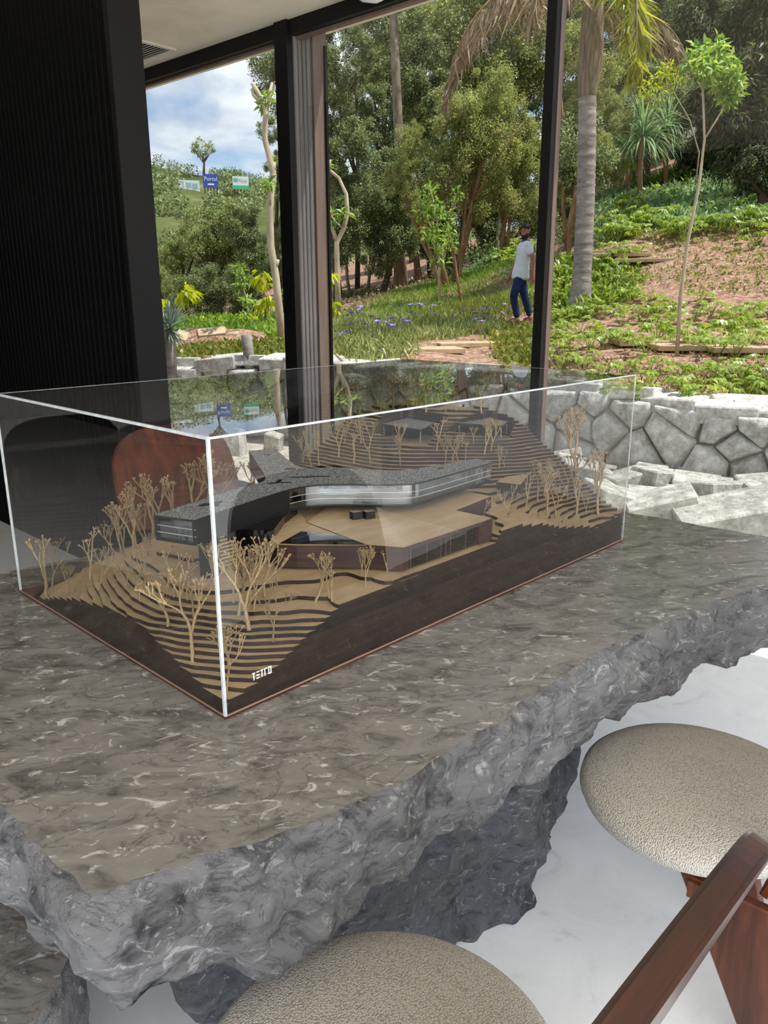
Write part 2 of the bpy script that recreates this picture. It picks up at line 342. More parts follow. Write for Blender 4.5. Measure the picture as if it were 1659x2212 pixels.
# pale roller-blind end hanging at the top of the middle window
rb = MB(); p0 = at(742, -6, 4.95); p1 = at(835, -10, 4.75)
for k in range(3):
    pts = [p0.lerp(p1, t)+Vector((0, 0, .012*math.sin(7*t+k)))+Vector((0, 0, .02*k)) for t in np.linspace(0, 1, 9)]
    rb.tube(pts, [.012, .022, .026, .02, .026, .022, .027, .024, .012], 8)
tag(rb.build('rolled_blind', flat_mat('pale_film', rgb(215, 214, 212), .25, .6), smooth=True), 'crumpled pale translucent film rolled up at the top of the middle window', 'blind')

# ================================================================== garden ground
_cp = [(340, 800, 8.8), (560, 792, 8.4), (1170, 838, 6.9), (1300, 866, 6.45), (1500, 905, 6.0), (1659, 928, 5.6),
       (340, 745, 13), (560, 705, 17), (450, 700, 19), (620, 725, 14), (700, 705, 15), (900, 695, 13.5), (1060, 655, 16), (1130, 640, 17), (900, 742, 10), (1130, 705, 13.2), (1090, 716, 12), (1160, 722, 12), (1185, 690, 13.2), (1130, 765, 9.5), (1010, 708, 13),
       (1000, 622, 19), (800, 645, 19), (1090, 578, 22), (1255, 655, 12.0), (1400, 755, 8.8), (1600, 748, 8.6), (1659, 700, 9.7), (1500, 640, 11), (1550, 545, 13.5),
       (1400, 535, 14.5), (1300, 535, 15), (1500, 455, 17), (1659, 425, 18), (1300, 455, 18), (1400, 400, 21), (1659, 300, 25), (1300, 350, 26), (330, 700, 26), (560, 690, 26), (700, 650, 26), (1000, 575, 27), (1150, 500, 27)]
_P = [at(*c) for c in _cp]; _P2 = [(p.x, p.y) for p in _P]; _Z = [p.z for p in _P]
_P2 += [(-14, 9.6), (-14, 30), (-8, 42), (6, 42), (20, 42), (22, 20), (14, 9), (8, 3)]; _Z += [.75, 1.0, 1.2, 4.5, 11, 8, 2.8, .6]
_G = RBF(_P2, _Z)
def gz(x, y): return float(_G([(x, y)])[0])
def ground_at(px, py, y0=5.0, y1=45.0):   # where the view ray meets the garden
    ys = np.linspace(y0, y1, 400); d = ray(px, py); P = np.array([[CAM.x+d.x*y/d.y, y] for y in ys]); zz = CAM.z+d.z*ys/d.y; g = _G(P)
    k = np.where((zz-g)[:-1]*(zz-g)[1:] <= 0)[0]
    y = ys[k[0]] if len(k) else y1
    return Vector((d.x*y/d.y, y, gz(d.x*y/d.y, y)))
WX = [-14, -6, -2.6, -1.3, 1.3, 1.9, 2.44, 2.95, 3.6, 4.5, 7, 12]; WY = [9.9, 9.2, 8.75, 8.4, 6.95, 6.5, 6.05, 5.62, 5.05, 4.35, 2.6, -1]
def wy(x): return float(np.interp(x, WX, WY))
xs = np.concatenate([np.arange(-14, -4, .8), np.arange(-4, 6, .22), np.arange(6, 24, .8)]); ts = np.concatenate([np.arange(0, 4, .22), np.arange(4, 14, .5), np.arange(14, 40, 1.2)])
vv = []; ff = []
for j, t in enumerate(ts):
    for x in xs: vv.append((x, wy(x)+.28+t))
vv = np.array(vv); zz = _G(vv); bumps = np.array([mnoise.noise((x*1.3, y*1.3, 0))*.06+mnoise.noise((x*4, y*4, 3))*.025 for x, y in vv]); zz = zz+bumps*np.clip((vv[:, 1]-5)/3, .2, 1.2)
nx = len(xs)
for j in range(len(ts)-1):
    for i in range(nx-1): ff.append([j*nx+i, j*nx+i+1, (j+1)*nx+i+1, (j+1)*nx+i])
me = bpy.data.meshes.new('garden_ground'); me.from_pydata(np.c_[vv, zz].tolist(), [], ff); me.polygons.foreach_set('use_smooth', [True]*len(ff))
# soil material: mulch with green patches (patches are real planting colour under the ground cover)
m, nt, out = new_mat('mulch_soil'); L = nt.links.new
tcn = N(nt, 'ShaderNodeTexCoord'); n1 = N(nt, 'ShaderNodeTexNoise', inp={'Scale': 9.0, 'Detail': 10.0, 'Roughness': .7}); L(tcn.outputs['Object'], n1.inputs['Vector'])
vo = N(nt, 'ShaderNodeTexVoronoi', inp={'Scale': 26.0}); L(tcn.outputs['Object'], vo.inputs['Vector'])
r1 = N(nt, 'ShaderNodeValToRGB'); el = r1.color_ramp.elements; el.new(.5); el.new(.75)
for e, (p, c) in zip(el, ((.25, rgb(70, 42, 30)), (.45, rgb(146, 108, 84)), (.6, rgb(180, 142, 116)), (.8, rgb(208, 178, 152)))): e.position = p; e.color = c
L(n1.outputs['Fac'], r1.inputs[0])
mxx = N(nt, 'ShaderNodeMix', data_type='RGBA', blend_type='OVERLAY', inp={0: .55}); L(r1.outputs[0], mxx.inputs[6]); L(vo.outputs['Color'], mxx.inputs[7])
hsv = N(nt, 'ShaderNodeHueSaturation', inp={'Saturation': .75}); L(mxx.outputs[2], hsv.inputs['Color'])
mxy = N(nt, 'ShaderNodeMix', data_type='RGBA', inp={0: .55}); L(hsv.outputs[0], mxy.inputs[6]); L(r1.outputs[0], mxy.inputs[7])
bb = N(nt, 'ShaderNodeBsdfPrincipled', inp={'Roughness': .9, 'Specular IOR Level': .15}); L(mxy.outputs[2], bb.inputs['Base Color'])
bp = N(nt, 'ShaderNodeBump', inp={'Strength': .7, 'Distance': .03}); L(vo.outputs['Distance'], bp.inputs['Height']); L(bp.outputs[0], bb.inputs['Normal']); L(bb.outputs[0], out.inputs[0])
M['soil'] = m; me.materials.append(m)
garden = tag(link('garden_ground', me), kind='structure')
M['gravel'] = noise_mat('pale_gravel', [(.3, rgb(150, 142, 132)), (.7, rgb(205, 198, 188))], 12, 8, .9, .1, bump=.6, bscale=30)
o = MB(); pl = [(x, wy(x)+.35, -.05) for x in np.linspace(-14, 12, 40)]
for i in range(39):
    a, b = pl[i], pl[i+1]; q = lambda p: (p[0]-6, min(p[1]-9, -2), -.05)
    o.quad(q(a), q(b), b, a)
o.quad((-60, -60, -.3), (60, -60, -.3), (60, 3, -.3), (-60, 3, -.3))
tag(o.build('patio_ground', M['gravel']), kind='structure')

# ================================================================== retaining wall of stones
M['stone'] = noise_mat('pale_granite', [(.34, rgb(150, 146, 141)), (.5, rgb(204, 200, 195)), (.62, rgb(238, 236, 233))], 11, 14, .85, .2, bump=1.0, bscale=26, nrough=.8, objrand=.10)
rw = empty('wall_garden'); tag(rw, kind='structure')
xx = np.linspace(-5.2, 5.6, 800); pts = np.array([(x, wy(x)) for x in xx]); ds = np.r_[0, np.cumsum(np.linalg.norm(np.diff(pts, axis=0), axis=1))]
def wpath(s):
    i = min(max(int(np.searchsorted(ds, s)), 1), len(ds)-1); p = pts[i]; t = pts[i]-pts[i-1]; t = t/np.linalg.norm(t); return p, t
smax = ds[-1]
mort = MB()
for k in range(60):
    s0, s1 = smax*k/60, smax*(k+1)/60; (p0, t0), (p1, t1) = wpath(s0), wpath(s1)
    z0, z1 = gz(*p0)-.05, gz(*p1)-.05
    f0 = Vector((p0[0], p0[1], 0))+Vector((-t0[1], t0[0], 0))*.035; f1 = Vector((p1[0], p1[1], 0))+Vector((-t1[1], t1[0], 0))*.035
    mort.quad(f0, f1, f1+Vector((0, 0, z1)), f0+Vector((0, 0, z0))); mort.quad(f0+Vector((0, 0, z0)), f1+Vector((0, 0, z1)), f1+Vector((.1, .35, z1)), f0+Vector((.1, .35, z0)))
mort.build('mortar', noise_mat('wall_mortar', [(.3, rgb(96, 84, 70)), (.7, rgb(150, 134, 112))], 10, 6, .9, .1, bump=.4), rw)
def clip(poly, p, q):                     # keep the part of a polygon nearer to p than to q
    mx_, my_ = (p[0]+q[0])/2, (p[1]+q[1])/2; nx_, ny_ = q[0]-p[0], q[1]-p[1]; out_ = []
    f_ = lambda a: (a[0]-mx_)*nx_+(a[1]-my_)*ny_
    for k in range(len(poly)):
        a, b = poly[k-1], poly[k]; fa, fb = f_(a), f_(b)
        if (fa <= 0) != (fb <= 0): t_ = fa/(fa-fb); out_.append((a[0]+(b[0]-a[0])*t_, a[1]+(b[1]-a[1])*t_))
        if fb <= 0: out_.append(b)
    return out_
vp = []
for row, (zf, wd_) in enumerate(((.24, .50), (.62, .44), (.90, .33))):
    s_ = .2+row*.17
    while s_ < smax-.2:
        top = gz(*wpath(s_)[0])+.02; vp.append((s_+RND.uniform(-.1, .1), top*(zf+RND.uniform(-.07, .07)), top)); s_ += wd_*RND.uniform(.75, 1.3)
seed = 100
for p_ in vp:
    poly = [(p_[0]-.6, -.03), (p_[0]+.6, -.03), (p_[0]+.6, p_[2]+RND.uniform(-.03, .05)), (p_[0]-.6, p_[2]+RND.uniform(-.03, .05))]
    for q_ in vp:
        if q_ is not p_ and abs(q_[0]-p_[0]) < 1.3 and poly: poly = clip(poly, p_, q_)
    if len(poly) < 3: continue
    cx_ = sum(a[0] for a in poly)/len(poly); cz_ = sum(a[1] for a in poly)/len(poly); bm = bmesh.new(); dep = RND.uniform(.26, .34); r_ = random.Random(seed); seed += 1
    for a in poly:
        dx_, dz_ = a[0]-cx_, a[1]-cz_; l_ = math.hypot(dx_, dz_)+1e-6; sh = max(.3, 1-.006/l_)
        for y_, k_ in ((dep/2, .96), (-dep/2+.07+r_.uniform(0, .03), sh), (-dep/2+r_.uniform(0, .035), sh*r_.uniform(.72, .9))): bm.verts.new((dx_*k_, y_, dz_*k_))
    for k_ in range(3): bm.verts.new((r_.uniform(-.1, .1), -dep/2-r_.uniform(.0, .03), r_.uniform(-.05, .05)))
    h_ = bmesh.ops.convex_hull(bm, input=bm.verts[:]); bmesh.ops.delete(bm, geom=list(set(h_['geom_interior']+h_['geom_unused'])), context='VERTS')
    bmesh.ops.dissolve_limit(bm, angle_limit=.1, verts=bm.verts[:], edges=bm.edges[:]); bmesh.ops.bevel(bm, geom=bm.edges[:], offset=.009, segments=1, affect='EDGES', clamp_overlap=True)
    me = bpy.data.meshes.new('stone'); bm.to_mesh(me); bm.free(); me.materials.append(M['stone']); p, t = wpath(cx_); st = link('stone', me, rw); nn = Vector((-t[1], t[0], 0))
    st.location = Vector((p[0], p[1], cz_))+nn*(.10+r_.uniform(-.03, .03)); st.rotation_euler = (0, 0, math.atan2(t[1], t[0]))
s_ = .1
while s_ < smax-.2:                       # rough cap stones
    w_ = RND.uniform(.28, .55); p, t = wpath(s_+w_/2); nn = Vector((-t[1], t[0], 0)); h_ = RND.uniform(.10, .19); st = link('stone', chisel(seed, w_*1.05, RND.uniform(.34, .5), h_, 16, .012, .3, M['stone'], 'stone'), rw); seed += 1
    st.location = Vector((p[0], p[1], gz(*p)+.03+h_*.2))+nn*(.16+RND.uniform(-.05, .06)); st.rotation_euler = (RND.uniform(-.15, .15), RND.uniform(-.12, .12), math.atan2(t[1], t[0])+RND.uniform(-.2, .2)); s_ += w_*.86
# rubble at the foot of the wall
M['rubble'] = noise_mat('white_rubble', [(.34, rgb(128, 124, 118)), (.5, rgb(184, 180, 173)), (.64, rgb(222, 219, 213))], 9, 14, .85, .2, bump=1.0, bscale=22, nrough=.78, objrand=.08)
rocks = []
spots = []
for px, py, w, h in ((1195, 1088, .55, .2), (1318, 1098, .5, .2), (1432, 1112, .55, .2), (1580, 1140, .8, .22), (1660, 1105, .45, .2), (1250, 1040, .5, .22), (1360, 1050, .42, .18), (1418, 1052, .4, .2), (1500, 1062, .42, .18), (1565, 1092, .5, .22), (1640, 1072, .4, .2),
                     (1295, 1066, .3, .14), (1395, 1075, .34, .14), (1475, 1085, .34, .15), (1510, 1096, .26, .12), (1340, 1000, .3, .3), (1408, 1008, .26, .24), (1480, 1030, .2, .14), (1525, 1030, .2, .14), (1215, 1010, .4, .2), (1290, 1020, .36, .14), (1570, 1050, .5, .14), (1640, 1100, .3, .2), (1345, 1082, .3, .13), (1230, 1066, .35, .15)):
    p = onz(px, py, .06); spots.append((p.x, p.y, w, h))
for i in range(46):
    x = RND.uniform(-3.6, 4.4); y = wy(x)-RND.uniform(.1, 1.5)
    if all((x-a)**2+(y-b)**2 > ((w+.3)*.42)**2 for a, b, w, h in spots): spots.append((x, y, RND.uniform(.2, .42), RND.uniform(.12, .22)))
for i, (x, y, w, h) in enumerate(spots):
    r = link('rock', chisel(500+i, w*.82, w*.82*RND.uniform(.6, .85), h*1.5, 20, .010, .12, M['rubble'], 'rock'))
    r.location = (x, y, h*.5-.05); r.rotation_euler = (RND.uniform(-.3, .3), RND.uniform(-.3, .3), RND.uniform(-.6, .6)); tag(r, cat='rock', group='white rocks along the foot of the garden wall'); rocks.append(r)
rr = [[], [], []]
for r in rocks:
    d = wy(r.location.x)-r.location.y; rr[0 if d < .5 else 1 if d < .95 else 2].append(r)
for q, f in zip(rr, ('white rock against the stone wall foot, {} from the left', 'rough white rock mid rubble strip, {} from the left', 'pale rock on the near side of the rubble, {} from the left')): label_row(q, f)

# ================================================================== stone table
M['marble'] = None
def marble(name, base, dark, light, rough, bump, scale=1.0, rot=.12, bl=.57):
    m, nt, out = new_mat(name); L = nt.links.new
    tc = N(nt, 'ShaderNodeTexCoord'); mp = N(nt, 'ShaderNodeMapping'); mp.inputs['Rotation'].default_value = (0, 0, -rot); L(tc.outputs['Object'], mp.inputs[0])
    mp2 = N(nt, 'ShaderNodeMapping'); mp2.inputs['Scale'].default_value = (scale*1.0, scale*1.75, scale*1.6); L(mp.outputs[0], mp2.inputs[0])
    a = N(nt, 'ShaderNodeTexNoise', inp={'Scale': 6.0, 'Detail': 10.0, 'Roughness': .62, 'Distortion': 1.3}); L(mp2.outputs[0], a.inputs['Vector'])
    r = N(nt, 'ShaderNodeValToRGB'); el = r.color_ramp.elements; el.new(.5)
    for e, (p, c) in zip(el, ((.3, dark), (.5, base), (.72, tuple(x*1.35 for x in base[:3])+(1,)))): e.position = p; e.color = c
    L(a.outputs['Fac'], r.inputs[0])
    # light blotches
    b = N(nt, 'ShaderNodeTexNoise', inp={'Scale': 15.0, 'Detail': 9.0, 'Roughness': .66, 'Distortion': 1.2}); L(mp2.outputs[0], b.inputs['Vector'])
    rb = N(nt, 'ShaderNodeValToRGB'); rb.color_ramp.elements[0].position = bl; rb.color_ramp.elements[1].position = bl+.09; L(b.outputs['Fac'], rb.inputs[0])
    rb.color_ramp.elements[1].color = (.75, .75, .75, 1)
    x1 = N(nt, 'ShaderNodeMix', data_type='RGBA', inp={7: light}); L(rb.outputs[0], x1.inputs[0]); L(r.outputs[0], x1.inputs[6])
    # thin dark veins: ridge of a distorted noise
    c = N(nt, 'ShaderNodeTexNoise', inp={'Scale': 4.5, 'Detail': 9.0, 'Roughness': .62, 'Distortion': 1.8}); L(mp2.outputs[0], c.inputs['Vector'])
    s = N(nt, 'ShaderNodeMath', operation='SUBTRACT', inp={1: .5}); L(c.outputs['Fac'], s.inputs[0]); ab = N(nt, 'ShaderNodeMath', operation='ABSOLUTE'); L(s.outputs[0], ab.inputs[0])
    rv = N(nt, 'ShaderNodeValToRGB'); rv.color_ramp.elements[0].position = 0; rv.color_ramp.elements[0].color = (.55, .55, .55, 1); rv.color_ramp.elements[1].position = .018; rv.color_ramp.elements[1].color = (0, 0, 0, 1); L(ab.outputs[0], rv.inputs[0])
    x2 = N(nt, 'ShaderNodeMix', data_type='RGBA', inp={7: tuple(q*.55 for q in dark[:3])+(1,)}); L(rv.outputs[0], x2.inputs[0]); L(x1.outputs[2], x2.inputs[6])
    p = N(nt, 'ShaderNodeBsdfPrincipled', inp={'Roughness': rough, 'Specular IOR Level': .5}); L(x2.outputs[2], p.inputs['Base Color'])
    if bump:
        n2 = N(nt, 'ShaderNodeTexNoise', inp={'Scale': 58.0*scale, 'Detail': 12.0, 'Roughness': .75, 'Distortion': .15}); L(mp2.outputs[0], n2.inputs['Vector'])
        bp = N(nt, 'ShaderNodeBump', inp={'Strength': bump, 'Distance': .012}); L(n2.outputs['Fac'], bp.inputs['Height']); L(bp.outputs[0], p.inputs['Normal'])
    L(p.outputs[0], out.inputs[0]); return m
M['marble'] = marble('polished_stone', rgb(114, 110, 106), rgb(67, 64, 62), rgb(192, 189, 185), .24, 0, 1.45)
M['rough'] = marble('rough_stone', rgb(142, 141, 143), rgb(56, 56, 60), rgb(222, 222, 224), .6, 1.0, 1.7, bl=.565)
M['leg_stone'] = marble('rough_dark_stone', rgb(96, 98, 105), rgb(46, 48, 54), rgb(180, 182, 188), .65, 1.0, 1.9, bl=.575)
def resample(poly, step):
    P = [Vector((p[0], p[1], 0)) for p in poly]; out = []
    for i in range(len(P)):
        a, b = P[i], P[(i+1) % len(P)]; n = max(1, int((b-a).length/step))
        for k in range(n): out.append(a.lerp(b, k/n))
    return out
def rough_block(name, poly, ztop, zbot, inset, step=.016, rows=13, amp=.03, mats=None, seed=0, smooth_top=True, edge=.010, bulge=.012):
    """slab with a flat top and broken natural sides"""
    P = resample(poly, step); n = len(P); c = sum(P, Vector())/n
    # soften the outline a little, then break it with noise
    for it in range(3): P = [(P[i-1]+P[i]*2+P[(i+1) % n])*.25 for i in range(n)]
    Nn = []
    for i in range(n):
        t = P[(i+1) % n]-P[i-1]; nn = Vector((t.y, -t.x, 0)).normalized()
        Nn.append(nn)
    if sum((P[i]-c).dot(Nn[i]) for i in range(n)) < 0: Nn = [-x for x in Nn]
    f = lambda p, s, k: mnoise.noise((p.x*s+seed, p.y*s-seed, p.z*s+k))
    V = []; F = []; MI = []
    top = [P[i]+Nn[i]*(f(P[i], 7, 1)*.016+f(P[i], 22, 2)*.007) for i in range(n)]
    for j in range(rows+1):
        t = j/rows
        for i in range(n):
            z = ztop+(zbot-ztop)*t; q = Vector((top[i].x, top[i].y, z))
            off = bulge*math.sin(math.pi*min(1, t*1.2))-inset*t**1.5
            a = amp*(min(1, t*5))
            if j: off += a*(f(q, 5.5, 5)*.9+f(q, 13, 7)*.5+f(q, 34, 9)*.28+f(q, 80, 3)*.12)+edge*(1 if t > .04 else 0); z += a*.5*f(q, 11, 13)*(1 if j < rows else 2.2)
            V.append((q.x+Nn[i].x*off, q.y+Nn[i].y*off, z))
    for j in range(rows):
        for i in range(n):
            l = (i+1) % n; F.append([j*n+i, (j+1)*n+i, (j+1)*n+l, j*n+l]); MI.append(1)
    F.append(list(range(n))); MI.append(0); F.append(list(range((rows+1)*n-1, rows*n-1, -1))); MI.append(1)
    me = bpy.data.meshes.new(name); me.from_pydata(V, [], F)
    for x in mats: me.materials.append(x)
    me.polygons.foreach_set('material_index', MI); me.polygons.foreach_set('use_smooth', [k == 1 for k in MI])
    bm = bmesh.new(); bm.from_mesh(me); bmesh.ops.recalc_face_normals(bm, faces=bm.faces[:]); bm.to_mesh(me); bm.free(); me.update(); return me
TZ = .75
table = empty('stone_table', (0, 0, 0)); tag(table, 'huge grey stone slab table with polished top and rough broken edges', 'table')
t_out = [(-.347, .768), (-.174, .853), (.02, .992), (.19, 1.17), (.353, 1.352), (.59, 1.555), (.794, 1.71), (.945, 1.80), (1.32, 2.08), (1.13, 2.188), (.83, 2.435), (.12, 3.02), (-.1, 2.80), (-.8, 2.055), (-.99, 1.90), (-1.12, 1.70), (-.86, 1.26), (-.54, .943)]
slab = link('slab', rough_block('slab', t_out, TZ, .545, .03, .011, 17, .042, [M['marble'], M['rough']], 3.3), table)
b_out = [(-.35, 1.08), (-.05, 1.24), (.17, 1.445), (.29, 1.50), (.40, 1.68), (.47, 1.83), (.2, 2.06), (-.45, 1.85)]
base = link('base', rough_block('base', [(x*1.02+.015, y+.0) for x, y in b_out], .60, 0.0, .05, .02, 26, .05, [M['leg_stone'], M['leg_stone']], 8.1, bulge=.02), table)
b_out2 = [(.42, 2.02), (.75, 2.1), (.6, 2.5), (.2, 2.5)]
blk = link('stone_block', rough_block('stone_block', [(-.50, .905), (-.515, 1.02), (-.56, 1.09), (-.76, 1.30), (-1.25, 1.15), (-1.15, .45), (-.80, .62)], .42, 0, .05, .014, 14, .03, [M['marble'], M['rough']], 5.7))
tag(blk, 'low brownish grey stone block below the left end of the stone table', 'stone block')

# ================================================================== chairs
M['boucle'] = None
m, nt, out = new_mat('boucle_fabric'); L = nt.links.new
tcn = N(nt, 'ShaderNodeTexCoord'); mp = N(nt, 'ShaderNodeMapping'); mp.inputs['Rotation'].default_value = (0, 0, .5); mp.inputs['Scale'].default_value = (1, 1.5, 1); L(tcn.outputs['Object'], mp.inputs[0])
v = N(nt, 'ShaderNodeTexVoronoi', inp={'Scale': 250.0, 'Randomness': .8}); L(mp.outputs[0], v.inputs['Vector'])
r = N(nt, 'ShaderNodeValToRGB'); r.color_ramp.elements[0].color = rgb(204, 198, 188); r.color_ramp.elements[0].position = .1; r.color_ramp.elements[1].color = rgb(150, 143, 133); r.color_ramp.elements[1].position = .75
L(v.outputs['Distance'], r.inputs[0])
b = N(nt, 'ShaderNodeBsdfPrincipled', inp={'Roughness': .95, 'Specular IOR Level': .1, 'Sheen Weight': .25}); L(r.outputs[0], b.inputs['Base Color'])
inv = N(nt, 'ShaderNodeMath', operation='SUBTRACT', inp={0: 1.0}); L(v.outputs['Distance'], inv.inputs[1])
bp = N(nt, 'ShaderNodeBump', inp={'Strength': .8, 'Distance': .004}); L(inv.outputs[0], bp.inputs['Height']); L(bp.outputs[0], b.inputs['Normal']); L(b.outputs[0], out.inputs[0]); M['boucle'] = m
M['rosewood'] = wood_mat('red_brown_wood', rgb(38, 17, 10), rgb(70, 33, 18), rgb(100, 53, 30), (14, 14, 1.4), 2.2, .28, .5)
M['rosewood_lit'] = wood_mat('back_wood_lit', rgb(58, 25, 12), rgb(98, 46, 21), rgb(128, 66, 32), (12, 12, 1.2), 2.0, .3, .45)  # same wood as the other backs, brighter light painted into the colour
M['rosewood_shaded'] = wood_mat('back_wood_shaded', rgb(26, 11, 7), rgb(48, 21, 12), rgb(68, 33, 18), (1.2, 12, 12), 2.0, .28, .45)  # same wood, colour darkened to paint in the shade on the near back
M['dark_steel'] = flat_mat('dark_steel', rgb(40, 36, 34), .35, .5, metal=.6)
def make_chair():
    root = empty('dining_chair')
    s = MB(); prof = [(.0, .455)]
    P = [(.02, .388), (.20, .388), (.232, .394), (.250, .408), (.257, .424), (.254, .438), (.240, .449), (.20, .457), (.12, .462), (.05, .464), (.004, .4645)]
    s.lathe(P, 56, sx=.99, sy=.95)
    me = s.mesh('seat', M['boucle'], True)
    for vtx in me.vertices:                     # gentle saddle: sides dip, front edge drops
        x, y = vtx.co.x, vtx.co.y; vtx.co.z += .10*x*x*-1+.06*y*y - .02*max(0, y-.1)
    link('seat', me, root)
    o = MB(); o.lathe([(.01, .366), (.19, .366), (.205, .372), (.205, .389), (.01, .389)], 40); o.build('seat_board', M['rosewood'], root)
    for sx in (-1, 1):                           # flat side legs, leaning back
        q = MB(); q.prism([(sx*.205, -.04, .372), (sx*.205, -.215, .372), (sx*.195, -.40, .002), (sx*.195, -.215, .002)], (-sx*.024, 0, 0)); link('leg', bevel_mesh(q.mesh('leg', M['rosewood']), .003), root)
    q = MB(); q.prism([(.10, .03, .372), (.10, -.07, .372), (.12, -.15, .002), (.12, -.09, .002)], (.03, 0, 0)); link('leg', bevel_mesh(q.mesh('leg', M['rosewood']), .003), root)
    o = MB(); o.cbox(-.215, .215, -.10, -.06, .335, .37); o.build('rail', M['rosewood'], root)
    # back: wide arched board, leaning back, on two flat struts
    lean = math.radians(17.6); ax = Vector((1, 0, 0)); up = Vector((0, -math.sin(lean), math.cos(lean))); nn = Vector((0, -math.cos(lean), -math.sin(lean)))
    o0 = Vector((0, -.233, .53)); hw, hh = .285, .41; poly = []
    for k in range(41):
        a = math.pi*k/40; cx, sz = math.cos(a), math.sin(a); e = 2/3.4
        poly.append(o0+ax*(hw*math.copysign(abs(cx)**e, cx))+up*(hh*abs(sz)**e*.72+hh*.28))
    poly += [o0+ax*-(hw*.93), o0+ax*(hw*.93)]
    q = MB(); q.prism(poly, nn*.03); bme = q.mesh('backrest', M['rosewood_shaded']); bm = bmesh.new(); bm.from_mesh(bme)
    ed = [e for e in bm.edges if len(e.link_faces) == 2 and any(len(f.verts) > 10 for f in e.link_faces)]; bmesh.ops.bevel(bm, geom=ed, offset=.005, segments=2, affect='EDGES'); bm.to_mesh(bme); bm.free()
    link('backrest', bme, root)
    for sx in (-.14, .14):
        q = MB(); q.prism([(sx-.022, -.17, .366), (sx+.022, -.17, .366), (sx+.022, -.278, .68), (sx-.022, -.278, .68)], (0, -.016, -.006)); link('back_support', bevel_mesh(q.mesh('back_support', M['rosewood']), .003), root)
    return root
AV = Vector((math.cos(.8002), math.sin(.8002), 0)); BV = Vector((-AV.y, AV.x, 0)); P0 = Vector((-.2661, 1.1734, 0))
rzc = math.atan2(AV.y, AV.x)
ch1 = make_chair(); ch1.location = (-.008, .800, 0); ch1.rotation_euler = (0, 0, rzc)
tag(ch1, 'round beige boucle chair nearest the camera, its wooden back at lower right', 'chair', 'dining chairs round the stone table')
ch2 = copy_tree(ch1); ch2.location = (.665, 1.435, 0); ch2.rotation_euler = (0, 0, rzc+.06)
tag(ch2, 'beige boucle dining chair at right, showing its brown plank legs')
ch3 = copy_tree(ch1); ch3.location = (-.655, 3.02, 0); ch3.rotation_euler = (0, 0, rzc+math.pi)
b3 = [c for c in ch3.children if c.name.startswith('backrest')][0]; b3.data = b3.data.copy(); b3.data.materials[0] = M['rosewood_lit']
tag(ch3, 'dining chair behind the table, showing only its arched red-brown wooden back')

# ================================================================== architectural model
MODEL = empty('architectural_model', (P0.x, P0.y, TZ), rzc); tag(MODEL, 'stepped wooden site model with a black Y-shaped house and twig trees, on the stone table', 'model')
ML, MW = 1.3618, .8375
M['mdf_top'] = noise_mat('layer_top_wood', [(.3, rgb(158, 134, 102)), (.55, rgb(176, 152, 120)), (.75, rgb(190, 168, 138))], 6, 7, .42, .35, (1.2, 4, 4), objrand=.05)
M['mdf_edge'] = noise_mat('burnt_layer_edge', [(.3, rgb(20, 13, 9)), (.5, rgb(34, 21, 14)), (.72, rgb(58, 38, 26))], 9, 6, .5, .3, (1.2, 1.2, 60), objrand=.5)
M['base_edge'] = wood_mat('base_plate_wood', rgb(48, 27, 21), rgb(66, 40, 33), rgb(84, 56, 47), (3, 3, 20), 2, .4)
o = MB(); o.cbox(-.004, ML+.004, -.004, MW+.004, .0005, .008); o.build('base_plate', M['base_edge'], MODEL)
o = MB(); 
for a, b, c, d in ((-.0055, ML+.0055, -.0055, -.004), (-.0055, -.004, -.004, MW+.0055)): o.cbox(a, b, c, d, .006, .0085)
o.build('plate_edge_strip', flat_mat('pale_wood_strip', rgb(150, 118, 100), .4), MODEL)
